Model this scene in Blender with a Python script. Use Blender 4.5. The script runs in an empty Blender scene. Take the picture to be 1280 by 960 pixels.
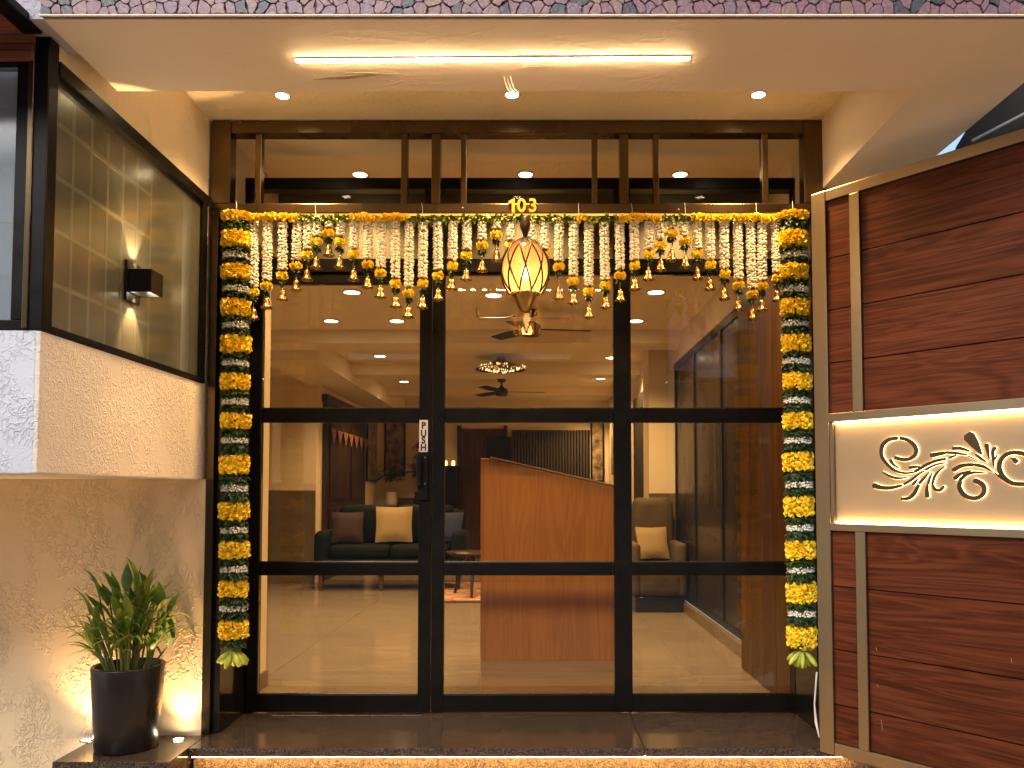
import bpy, math, random
from mathutils import Vector, Matrix
random.seed(7)
R = math.radians
SC = bpy.context.scene
COL = SC.collection

# ------------------------------------------------------------------ camera
TH, FPX, U0, HZ = R(2.6), 1000.0, 667.0, 1.042
V0 = 615 - FPX * math.tan(TH)
cd = bpy.data.cameras.new("camera")
cam = bpy.data.objects.new("camera", cd)
COL.objects.link(cam)
cam.location = (0, 0, HZ)
cam.rotation_euler = (R(90) + TH, 0, 0)
cd.sensor_width = 36
cd.lens = 36 * FPX / 1280
cd.shift_x = -(U0 - 640) / 1280
cd.shift_y = (V0 - 480) / 1280
cd.clip_start = 0.05
cd.clip_end = 500
SC.camera = cam

# ------------------------------------------------------------------ sky, sun, exposure
SUN_EL, SUN_AZ = R(34), R(200)          # soft evening light from behind the camera, over the lane
w = bpy.data.worlds.new("World")
SC.world = w
w.use_nodes = True
wn = w.node_tree.nodes
bg = wn["Background"]
sky = wn.new("ShaderNodeTexSky")
sky.sky_type = 'NISHITA'
sky.sun_disc = False
sky.sun_elevation = SUN_EL
sky.sun_rotation = SUN_AZ
sky.air_density = 1.0
sky.dust_density = 2.0
w.node_tree.links.new(sky.outputs[0], bg.inputs[0])
bg.inputs[1].default_value = 0.135
sl = bpy.data.lights.new("sun", 'SUN')
sl.energy = 0.9
sl.angle = R(20)
sl.color = (1.0, 0.97, 0.95)
so = bpy.data.objects.new("sun", sl)
COL.objects.link(so)
sd = Vector((math.sin(SUN_AZ) * math.cos(SUN_EL), math.cos(SUN_AZ) * math.cos(SUN_EL), math.sin(SUN_EL)))
so.rotation_euler = sd.to_track_quat('Z', 'Y').to_euler()
so.location = (0, -6, 8)
SC.view_settings.view_transform = 'Standard'
SC.view_settings.look = 'None'
SC.view_settings.exposure = 1.1
SC.view_settings.gamma = 1.0
SC.cycles.use_denoising = True
SC.cycles.max_bounces = 8
SC.cycles.diffuse_bounces = 6
SC.cycles.glossy_bounces = 4
SC.cycles.transparent_max_bounces = 16
SC.cycles.sample_clamp_indirect = 6
SC.cycles.caustics_reflective = False
SC.cycles.caustics_refractive = False
WARM = (1.0, 0.60, 0.25)
LED = (1.0, 0.62, 0.28)

# ------------------------------------------------------------------ measuring: photo point -> point on a real plane
CT, ST = math.cos(TH), math.sin(TH)
def ray(u, v):
    x = (u - U0) / FPX; y = -(v - V0) / FPX
    return Vector((x, CT - y * ST, ST + y * CT))
CO = Vector((0, 0, HZ))
def PY(u, v, Y):
    d = ray(u, v); return CO + d * (Y / d.y)
def PZ(u, v, Z):
    d = ray(u, v); return CO + d * ((Z - HZ) / d.z)
def PX(u, v, X):
    d = ray(u, v); return CO + d * (X / d.x)

# ------------------------------------------------------------------ materials
def _new(name):
    m = bpy.data.materials.new(name); m.use_nodes = True
    nt = m.node_tree
    return m, nt, nt.nodes["Principled BSDF"]
def N(nt, t, **kw):
    n = nt.nodes.new(t)
    for k, v in kw.items():
        if k.startswith("i_"):
            n.inputs[k[2:].replace("_", " ")].default_value = v
        else:
            setattr(n, k, v)
    return n
def coords(nt, stretch=(1, 1, 1), rnd=False):
    tc = N(nt, "ShaderNodeTexCoord"); mp = N(nt, "ShaderNodeMapping")
    mp.inputs["Scale"].default_value = stretch
    if rnd:
        oi = N(nt, "ShaderNodeObjectInfo"); va = N(nt, "ShaderNodeVectorMath", operation='SCALE')
        va.inputs[0].default_value = (13.1, 7.7, 5.3)
        nt.links.new(oi.outputs["Random"], va.inputs["Scale"])
        ad = N(nt, "ShaderNodeVectorMath", operation='ADD')
        nt.links.new(tc.outputs["Object"], ad.inputs[0]); nt.links.new(va.outputs[0], ad.inputs[1])
        nt.links.new(ad.outputs[0], mp.inputs[0])
    else:
        nt.links.new(tc.outputs["Object"], mp.inputs[0])
    return mp.outputs[0]
def ramp(nt, fac, stops):
    r = N(nt, "ShaderNodeValToRGB"); e = r.color_ramp.elements
    while len(e) < len(stops): e.new(0.5)
    for i, (p, c) in enumerate(stops):
        e[i].position = p; e[i].color = (*c, 1) if len(c) == 3 else c
    nt.links.new(fac, r.inputs[0]); return r.outputs[0]
def pm(name, c1, c2=None, scale=8, rough=0.5, metal=0, bump=0, bscale=60, stretch=(1, 1, 1), rnd=False, spec=0.5, rvar=0.12, detail=4, coat=0, trans=0):
    m, nt, p = _new(name)
    co = coords(nt, stretch, rnd)
    n = N(nt, "ShaderNodeTexNoise"); n.inputs["Scale"].default_value = scale; n.inputs["Detail"].default_value = detail
    nt.links.new(co, n.inputs["Vector"])
    c2 = c2 or tuple(x * 0.82 for x in c1)
    nt.links.new(ramp(nt, n.outputs["Fac"], [(0.32, c1), (0.68, c2)]), p.inputs["Base Color"])
    mr = N(nt, "ShaderNodeMapRange"); mr.inputs["To Min"].default_value = max(0.02, rough - rvar); mr.inputs["To Max"].default_value = min(1, rough + rvar)
    nt.links.new(n.outputs["Fac"], mr.inputs["Value"]); nt.links.new(mr.outputs[0], p.inputs["Roughness"])
    p.inputs["Metallic"].default_value = metal
    p.inputs["Specular IOR Level"].default_value = spec
    if coat: p.inputs["Coat Weight"].default_value = coat; p.inputs["Coat Roughness"].default_value = 0.08
    if bump:
        b = N(nt, "ShaderNodeTexNoise"); b.inputs["Scale"].default_value = bscale; b.inputs["Detail"].default_value = 3
        nt.links.new(co, b.inputs["Vector"])
        bp = N(nt, "ShaderNodeBump"); bp.inputs["Strength"].default_value = bump; bp.inputs["Distance"].default_value = 0.004
        nt.links.new(b.outputs["Fac"], bp.inputs["Height"]); nt.links.new(bp.outputs[0], p.inputs["Normal"])
    return m
def plaster(name, c, strength=0.8, scale=26, thresh=0.47, stretch=(1, 1, 1), rough=0.6, fine_w=0.10):
    """painted plaster with a rolled-on relief of short worm-like ridges"""
    m, nt, p = _new(name)
    co = coords(nt, stretch)
    def ridge(sc, dist, off, wid):
        n = N(nt, "ShaderNodeTexNoise"); n.inputs["Scale"].default_value = sc; n.inputs["Detail"].default_value = 1.2; n.inputs["Distortion"].default_value = dist
        nt.links.new(co, n.inputs["Vector"])
        s = N(nt, "ShaderNodeMath", operation='SUBTRACT'); s.inputs[1].default_value = off
        nt.links.new(n.outputs["Fac"], s.inputs[0])
        a = N(nt, "ShaderNodeMath", operation='ABSOLUTE'); nt.links.new(s.outputs[0], a.inputs[0])
        mr = N(nt, "ShaderNodeMapRange", interpolation_type='SMOOTHSTEP'); mr.inputs["From Max"].default_value = wid
        mr.inputs["To Min"].default_value = 1; mr.inputs["To Max"].default_value = 0
        nt.links.new(a.outputs[0], mr.inputs["Value"]); return mr.outputs[0]
    r1 = ridge(scale, 0.7, 0.5, 0.075); r2 = ridge(scale * 1.35, 0.4, 0.40, 0.06)
    mk = N(nt, "ShaderNodeTexNoise"); mk.inputs["Scale"].default_value = 7; mk.inputs["Detail"].default_value = 2
    nt.links.new(co, mk.inputs["Vector"])
    mm = N(nt, "ShaderNodeMapRange", interpolation_type='SMOOTHSTEP'); mm.inputs["From Min"].default_value = thresh - 0.08; mm.inputs["From Max"].default_value = thresh + 0.12
    nt.links.new(mk.outputs["Fac"], mm.inputs["Value"])
    mx = N(nt, "ShaderNodeMath", operation='MAXIMUM'); nt.links.new(r1, mx.inputs[0]); nt.links.new(r2, mx.inputs[1])
    mu = N(nt, "ShaderNodeMath", operation='MULTIPLY'); nt.links.new(mx.outputs[0], mu.inputs[0]); nt.links.new(mm.outputs[0], mu.inputs[1])
    fine = N(nt, "ShaderNodeTexNoise"); fine.inputs["Scale"].default_value = 130; fine.inputs["Detail"].default_value = 2
    nt.links.new(co, fine.inputs["Vector"])
    fm = N(nt, "ShaderNodeMath", operation='MULTIPLY_ADD'); fm.inputs[1].default_value = fine_w
    nt.links.new(fine.outputs["Fac"], fm.inputs[0]); nt.links.new(mu.outputs[0], fm.inputs[2])
    bp = N(nt, "ShaderNodeBump"); bp.inputs["Strength"].default_value = strength; bp.inputs["Distance"].default_value = 0.006
    nt.links.new(fm.outputs[0], bp.inputs["Height"]); nt.links.new(bp.outputs[0], p.inputs["Normal"])
    big = N(nt, "ShaderNodeTexNoise"); big.inputs["Scale"].default_value = 2.2; big.inputs["Detail"].default_value = 5
    nt.links.new(co, big.inputs["Vector"])
    nt.links.new(ramp(nt, big.outputs["Fac"], [(0.3, tuple(x * 0.93 for x in c)), (0.65, c)]), p.inputs["Base Color"])
    p.inputs["Roughness"].default_value = rough
    return m
def woodm(name, dark, mid, light, axis=0, scale=1.0, rough=0.4, rnd=True, coat=0.0, spec=0.4, rings=34):
    m, nt, p = _new(name)
    st = [10, 10, 10]; st[axis] = 0.8
    co = coords(nt, tuple(x * scale for x in st), rnd)
    st2 = [120, 120, 120]; st2[axis] = 3.0
    co2 = coords(nt, tuple(x * scale for x in st2), rnd)
    a = N(nt, "ShaderNodeTexNoise"); a.inputs["Scale"].default_value = 1; a.inputs["Detail"].default_value = 3; a.inputs["Distortion"].default_value = 0.9
    nt.links.new(co, a.inputs["Vector"])
    ml = N(nt, "ShaderNodeMath", operation='MULTIPLY'); ml.inputs[1].default_value = rings
    nt.links.new(a.outputs["Fac"], ml.inputs[0])
    sn = N(nt, "ShaderNodeMath", operation='SINE'); nt.links.new(ml.outputs[0], sn.inputs[0])
    b = N(nt, "ShaderNodeTexNoise"); b.inputs["Scale"].default_value = 1; b.inputs["Detail"].default_value = 4
    nt.links.new(co2, b.inputs["Vector"])
    mr = N(nt, "ShaderNodeMapRange"); mr.inputs["From Min"].default_value = -1; mr.inputs["To Min"].default_value = 0.38; mr.inputs["To Max"].default_value = 0.62
    nt.links.new(sn.outputs[0], mr.inputs["Value"])
    ad = N(nt, "ShaderNodeMath", operation='MULTIPLY_ADD'); ad.inputs[1].default_value = 0.8
    sb = N(nt, "ShaderNodeMath", operation='SUBTRACT'); sb.inputs[1].default_value = 0.5
    nt.links.new(b.outputs["Fac"], sb.inputs[0]); nt.links.new(sb.outputs[0], ad.inputs[0]); nt.links.new(mr.outputs[0], ad.inputs[2])
    a2 = N(nt, "ShaderNodeTexNoise"); a2.inputs["Scale"].default_value = 0.6; a2.inputs["Detail"].default_value = 2
    nt.links.new(co, a2.inputs["Vector"])
    ad2 = N(nt, "ShaderNodeMath", operation='MULTIPLY_ADD'); ad2.inputs[1].default_value = 0.5
    sb2 = N(nt, "ShaderNodeMath", operation='SUBTRACT'); sb2.inputs[1].default_value = 0.5
    nt.links.new(a2.outputs["Fac"], sb2.inputs[0]); nt.links.new(sb2.outputs[0], ad2.inputs[0]); nt.links.new(ad.outputs[0], ad2.inputs[2])
    nt.links.new(ramp(nt, ad2.outputs[0], [(0.25, dark), (0.5, mid), (0.78, light)]), p.inputs["Base Color"])
    bp = N(nt, "ShaderNodeBump"); bp.inputs["Strength"].default_value = 0.15; bp.inputs["Distance"].default_value = 0.001
    nt.links.new(ad.outputs[0], bp.inputs["Height"]); nt.links.new(bp.outputs[0], p.inputs["Normal"])
    p.inputs["Roughness"].default_value = rough; p.inputs["Specular IOR Level"].default_value = spec
    if coat: p.inputs["Coat Weight"].default_value = coat
    return m
def emis(name, c, s):
    m, nt, p = _new(name)
    p.inputs["Base Color"].default_value = (*c, 1); p.inputs["Emission Color"].default_value = (*c, 1); p.inputs["Emission Strength"].default_value = s
    return m
def glassm(name, tint=(1, 1, 1), k=1.0, rough=0.0, diffuse=None, dfac=0.0):
    m, nt, p = _new(name); nt.nodes.remove(p)
    out = nt.nodes["Material Output"]
    tr = N(nt, "ShaderNodeBsdfTransparent"); tr.inputs[0].default_value = (*tint, 1)
    base = tr.outputs[0]
    if diffuse:
        df = N(nt, "ShaderNodeBsdfDiffuse")
        co = coords(nt); n = N(nt, "ShaderNodeTexNoise"); n.inputs["Scale"].default_value = 5; n.inputs["Detail"].default_value = 5
        nt.links.new(co, n.inputs["Vector"])
        nt.links.new(ramp(nt, n.outputs["Fac"], [(0.3, tuple(x * 0.85 for x in diffuse)), (0.7, diffuse)]), df.inputs[0])
        mx0 = N(nt, "ShaderNodeMixShader"); mx0.inputs[0].default_value = dfac
        nt.links.new(base, mx0.inputs[1]); nt.links.new(df.outputs[0], mx0.inputs[2]); base = mx0.outputs[0]
    gl = N(nt, "ShaderNodeBsdfGlossy"); gl.inputs["Roughness"].default_value = rough
    fr = N(nt, "ShaderNodeFresnel"); fr.inputs[0].default_value = 1.5
    mu = N(nt, "ShaderNodeMath", operation='MULTIPLY'); mu.inputs[1].default_value = k; mu.use_clamp = True
    nt.links.new(fr.outputs[0], mu.inputs[0])
    mx = N(nt, "ShaderNodeMixShader")
    nt.links.new(mu.outputs[0], mx.inputs[0]); nt.links.new(base, mx.inputs[1]); nt.links.new(gl.outputs[0], mx.inputs[2])
    nt.links.new(mx.outputs[0], out.inputs[0])
    return m
def granitem(name, base, fleck, rough=0.12, scale=160):
    m, nt, p = _new(name)
    co = coords(nt)
    v = N(nt, "ShaderNodeTexVoronoi"); v.inputs["Scale"].default_value = scale
    nt.links.new(co, v.inputs["Vector"])
    sp = N(nt, "ShaderNodeSeparateColor"); nt.links.new(v.outputs["Color"], sp.inputs[0])
    n = N(nt, "ShaderNodeTexNoise"); n.inputs["Scale"].default_value = 24; n.inputs["Detail"].default_value = 6; n.inputs["Distortion"].default_value = 1.5
    nt.links.new(co, n.inputs["Vector"])
    ad = N(nt, "ShaderNodeMath", operation='MULTIPLY_ADD'); ad.inputs[1].default_value = 0.6
    nt.links.new(n.outputs["Fac"], ad.inputs[0]); nt.links.new(sp.outputs[0], ad.inputs[2])
    nt.links.new(ramp(nt, ad.outputs[0], [(0.4, tuple(x * 0.4 for x in base)), (0.85, base), (1.0, fleck)]), p.inputs["Base Color"])
    p.inputs["Roughness"].default_value = rough
    return m
def stonechip(name, c, vein, rough=0.45):
    m, nt, p = _new(name)
    co = coords(nt, (1, 1, 1), True)
    n = N(nt, "ShaderNodeTexNoise"); n.inputs["Scale"].default_value = 55; n.inputs["Detail"].default_value = 2; n.inputs["Distortion"].default_value = 1.6
    nt.links.new(co, n.inputs["Vector"])
    nt.links.new(ramp(nt, n.outputs["Fac"], [(0.38, tuple(x * 1.1 for x in c)), (0.44, c), (0.49, vein), (0.53, c), (0.62, tuple(x * 0.85 for x in c))]), p.inputs["Base Color"])
    p.inputs["Roughness"].default_value = rough
    bp = N(nt, "ShaderNodeBump"); bp.inputs["Strength"].default_value = 0.5; bp.inputs["Distance"].default_value = 0.004
    nt.links.new(n.outputs["Fac"], bp.inputs["Height"]); nt.links.new(bp.outputs[0], p.inputs["Normal"])
    return m

M = {}
M['plaster'] = plaster("cream relief plaster", (0.80, 0.70, 0.57), 0.5, 36, 0.40)
M['plaster_white'] = plaster("white relief plaster", (0.64, 0.645, 0.68), 0.6, 36, 0.42)
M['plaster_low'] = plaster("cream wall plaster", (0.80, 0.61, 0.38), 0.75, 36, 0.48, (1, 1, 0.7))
M['soffit'] = plaster("soffit paint", (0.80, 0.69, 0.56), 0.13, 16, 0.5, (0.45, 1, 1))
M['recess'] = plaster("recess paint", (0.80, 0.70, 0.52), 0.3, 16, 0.5)
M['bronze'] = pm("brushed bronze steel", (0.150, 0.108, 0.062), (0.115, 0.082, 0.046), 5, 0.27, 1.0, 0.05, 300, (1, 1, 0.1))
M['steel'] = pm("brushed steel", (0.31, 0.24, 0.15), (0.25, 0.19, 0.12), 4, 0.34, 0.95, 0.05, 260, (1, 1, 0.08))
M['black'] = pm("black aluminium", (0.005, 0.0045, 0.004), (0.007, 0.006, 0.005), 12, 0.33, spec=0.16)
M['black_gloss'] = pm("polished black granite", (0.008, 0.007, 0.006), (0.015, 0.012, 0.010), 60, 0.12)
M['glass'] = glassm("clear door glass", (0.95, 0.94, 0.90), 1.5)
M['glass_transom'] = glassm("transom glass", (0.85, 0.85, 0.8), 0.08)
M['bay_glass'] = glassm("misted bay glass", (0.93, 0.94, 0.86), 0.6, 0.18, (0.40, 0.39, 0.29), 0.15)
M['bay_glass_front'] = glassm("bay front glass", (0.92, 0.96, 0.98), 1.0, 0.1, (0.60, 0.66, 0.70), 0.28)
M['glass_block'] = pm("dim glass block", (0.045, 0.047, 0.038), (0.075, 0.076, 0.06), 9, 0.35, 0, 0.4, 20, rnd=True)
M['mortar'] = pm("pale block mortar", (0.58, 0.57, 0.50), (0.5, 0.48, 0.42), 20, 0.8)
M['granite'] = granitem("dark granite", (0.024, 0.018, 0.014), (0.10, 0.075, 0.055), 0.13, 330)
M['granite_tan'] = granitem("tan rough granite", (0.17, 0.10, 0.045), (0.40, 0.27, 0.14), 0.5, 300)
M['gate_wood'] = woodm("reddish gate board", (0.042, 0.0105, 0.0045), (0.082, 0.0215, 0.0085), (0.125, 0.037, 0.0155), 0, 1.0, 0.5, spec=0.1, rings=62)
M['dark_wood'] = woodm("dark door wood", (0.008, 0.003, 0.0015), (0.022, 0.009, 0.004), (0.045, 0.019, 0.009), 2, 1.0, 0.4)
M['panel_wood'] = woodm("brown wall panelling", (0.025, 0.010, 0.004), (0.06, 0.024, 0.008), (0.11, 0.045, 0.015), 2, 0.7, 0.35)
M['oak'] = woodm("oak podium veneer", (0.50, 0.155, 0.018), (0.60, 0.195, 0.025), (0.68, 0.24, 0.036), 2, 1.5, 0.4)
M['oak_pale'] = woodm("pale oak veneer", (0.50, 0.25, 0.085), (0.57, 0.295, 0.10), (0.62, 0.33, 0.12), 0, 1.2, 0.35)
M['soffit_wood'] = woodm("red eave boards", (0.09, 0.028, 0.015), (0.24, 0.075, 0.038), (0.34, 0.12, 0.06), 0, 1.2, 0.45)
M['led'] = emis("warm LED tape", (1.0, 0.66, 0.31), 135)
M['led_step'] = emis("step LED tape", (1.0, 0.62, 0.26), 20)
M['led_sign'] = emis("sign LED tape", (1.0, 0.63, 0.27), 27)
M['led_soft'] = emis("warm LED line", (1.0, 0.50, 0.10), 0.7)
M['halo'] = emis("halo LED", (1.0, 0.68, 0.32), 4.0)
M['lens'] = emis("lit lens", (1.0, 0.82, 0.55), 45)
M['lens_in'] = emis("lit interior lens", (1.0, 0.80, 0.50), 12)
M['marigold'] = pm("marigold petals", (0.98, 0.80, 0.05), (0.96, 0.68, 0.025), 30, 0.6, 0, rnd=True)
M['jasmine'] = pm("white cloth petals", (0.80, 0.76, 0.66), (0.72, 0.66, 0.52), 40, 0.6)
M['leafcloth'] = pm("dark green cloth leaf", (0.014, 0.042, 0.012), (0.035, 0.075, 0.018), 40, 0.55)
M['leaftrim'] = pm("yellow green cloth leaf", (0.16, 0.22, 0.025), (0.24, 0.26, 0.03), 40, 0.55)
M['orange'] = pm("orange petals", (0.93, 0.62, 0.03), (0.92, 0.68, 0.04), 30, 0.6)
M['pennant'] = pm('dull orange pennant cloth', (0.22, 0.085, 0.02), None, 20, 0.8)
M['bud'] = pm("lime lotus bud", (0.30, 0.40, 0.04), (0.46, 0.46, 0.06), 25, 0.5)
M['bead'] = pm("dark red bead", (0.12, 0.03, 0.015), None, 20, 0.5)
M['brass'] = pm("bell brass", (0.72, 0.43, 0.15), (0.62, 0.34, 0.10), 30, 0.25, 1.0)
M['gold'] = pm("gold digit paint", (0.56, 0.27, 0.02), (0.50, 0.23, 0.015), 20, 0.35, 0.3)
M['thread'] = pm("white thread", (0.7, 0.68, 0.62), None, 20, 0.8)
M['lamp_brown'] = pm("dark bronze lamp metal", (0.025, 0.013, 0.007), (0.04, 0.02, 0.010), 30, 0.4, 0.5)
M['lamp_gold'] = pm("antique gold lamp cup", (0.50, 0.30, 0.09), (0.38, 0.21, 0.05), 18, 0.35, 0.9)
M['pot'] = pm("dark satin pot glaze", (0.013, 0.010, 0.008), (0.018, 0.014, 0.011), 10, 0.3, 0, 0.06, 40, spec=0.3)
M['soil'] = pm("potting soil", (0.02, 0.013, 0.008), (0.05, 0.03, 0.02), 60, 0.95, 0, 0.9, 90)
def leafm(name, a, b):
    m, nt, p = _new(name)
    co = coords(nt, (1, 1, 1), True)
    n = N(nt, "ShaderNodeTexNoise"); n.inputs["Scale"].default_value = 16; n.inputs["Detail"].default_value = 3
    nt.links.new(co, n.inputs["Vector"])
    c = ramp(nt, n.outputs["Fac"], [(0.3, a), (0.7, b)])
    nt.links.new(c, p.inputs["Base Color"]); p.inputs["Roughness"].default_value = 0.4
    t = N(nt, "ShaderNodeBsdfTranslucent"); nt.links.new(c, t.inputs[0])
    mx = N(nt, "ShaderNodeMixShader"); mx.inputs[0].default_value = 0.35
    nt.links.new(p.outputs[0], mx.inputs[1]); nt.links.new(t.outputs[0], mx.inputs[2])
    nt.links.new(mx.outputs[0], nt.nodes["Material Output"].inputs[0])
    return m
M['leaf'] = leafm("cane leaf", (0.10, 0.22, 0.03), (0.17, 0.28, 0.045))
M['leaf2'] = leafm("pale cane leaf", (0.28, 0.35, 0.055), (0.38, 0.40, 0.075))
M['stem'] = pm("cane stem", (0.20, 0.19, 0.05), (0.13, 0.14, 0.03), 30, 0.5)
M['int_wall'] = pm("cream interior wall", (0.72, 0.62, 0.44), (0.68, 0.58, 0.40), 2, 0.6, 0, 0.05, 40)
M['int_ceil'] = pm("cream interior ceiling", (0.82, 0.72, 0.52), (0.79, 0.69, 0.49), 2, 0.65)
M['olive'] = pm("olive grey bulkhead", (0.095, 0.086, 0.060), (0.085, 0.075, 0.052), 3, 0.6)
M['dado'] = pm("tan marble dado", (0.16, 0.115, 0.06), (0.11, 0.078, 0.04), 4, 0.3, 0, 0, 40, (1, 1, 2))
M['tile'] = pm("polished beige floor tile", (0.205, 0.17, 0.125), (0.15, 0.12, 0.085), 3, 0.16, 0, 0, 40, (1.0, 3.5, 1), rnd=True, detail=7)
M['grout'] = pm("floor grout", (0.10, 0.075, 0.05), None, 20, 0.8)
M['sofa'] = pm("dark teal sofa cloth", (0.003, 0.007, 0.008), (0.006, 0.010, 0.010), 30, 0.75, 0, 0.3, 200, spec=0.1)
M['cushion'] = pm("cream patterned cushion", (0.40, 0.30, 0.15), (0.18, 0.13, 0.06), 40, 0.8, 0, 0.2, 90)
M['cushion_blue'] = pm("blue cushion", (0.01, 0.025, 0.08), None, 20, 0.8)
M['cushion_wine'] = pm("wine cushion", (0.025, 0.010, 0.010), None, 20, 0.8)
M['chair_cloth'] = pm("beige throw cloth", (0.075, 0.052, 0.025), (0.05, 0.034, 0.016), 8, 0.85, 0, 0.3, 50)
M['curtain'] = pm("dark slatted curtain", (0.022, 0.017, 0.012), (0.035, 0.026, 0.018), 14, 0.6)
M['blackbox'] = pm("black screen", (0.006, 0.006, 0.006), None, 10, 0.2)
M['rug'] = pm("red patterned rug", (0.30, 0.05, 0.02), (0.42, 0.33, 0.20), 14, 0.9, detail=1)
M['rug_edge'] = pm("black rug border", (0.015, 0.012, 0.010), None, 10, 0.9)
M['art'] = pm("dark picture print", (0.05, 0.035, 0.025), (0.40, 0.30, 0.17), 9, 0.5, detail=2)
M['fan'] = pm("dark brown fan", (0.022, 0.014, 0.009), None, 10, 0.35)
M['white'] = pm("white enamel", (0.78, 0.74, 0.68), None, 10, 0.4)
M['crystal'] = emis("lit crystal", (1.0, 0.74, 0.35), 0.9)
M['plant_dark'] = pm("dark houseplant leaf", (0.02, 0.05, 0.012), (0.035, 0.07, 0.02), 20, 0.5)
M['flower_red'] = pm("red flower", (0.35, 0.05, 0.03), None, 20, 0.6)
M['pink_wall'] = pm("faded pink wall paint", (0.70, 0.45, 0.48), (0.64, 0.40, 0.43), 3, 0.75, 0, 0.2, 60)
M['grey_wall'] = pm("grey brown lane wall", (0.15, 0.115, 0.095), (0.11, 0.085, 0.07), 3, 0.8, 0, 0.2, 60)
M['lane_brown'] = pm('lane brown wall', (0.34, 0.24, 0.18), (0.26, 0.18, 0.13), 3, 0.8)
M['shutter'] = pm("grey shutter steel", (0.42, 0.37, 0.34), (0.34, 0.30, 0.27), 6, 0.6)
M['bounce_paving'] = pm("warm bounce lane paving", (0.52, 0.39, 0.25), (0.44, 0.33, 0.21), 20, 0.85, 0, 0.5, 90)  # unseen ground, made pale and warm to bounce light up onto the soffit
M['awning'] = pm("weathered black tarpaulin", (0.012, 0.009, 0.007), (0.035, 0.024, 0.017), 12, 0.85, 0, 0.6, 25)
M['chip_pink'] = stonechip("pink stone chip", (0.235, 0.115, 0.120), (0.13, 0.06, 0.07))
M['chip_mauve'] = stonechip("mauve stone chip", (0.20, 0.115, 0.135), (0.12, 0.07, 0.09))
M['chip_tan'] = stonechip("tan stone chip", (0.26, 0.145, 0.11), (0.18, 0.09, 0.07))
M['chip_dark'] = stonechip("charcoal stone chip", (0.055, 0.05, 0.055), (0.02, 0.02, 0.02))
M['chip_bed'] = pm("dark mosaic bed", (0.06, 0.035, 0.038), (0.16, 0.10, 0.10), 60, 0.8)
M['sign_face'] = pm("brushed sign steel", (0.37, 0.275, 0.165), (0.31, 0.225, 0.13), 3, 0.45, 0.35, 0.05, 200, (0.1, 1, 1))
M['sign_dark'] = pm("bronze scroll", (0.060, 0.038, 0.014), (0.045, 0.028, 0.010), 14, 0.4, 0.4)
M['label_white'] = pm("white label", (0.74, 0.68, 0.62), None, 10, 0.5)
M['scuff'] = pm('pale scuff', (0.30, 0.22, 0.17), None, 10, 0.8)
M['ink'] = pm("black ink", (0.012, 0.010, 0.010), None, 10, 0.5)
M['shade'] = None

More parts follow.
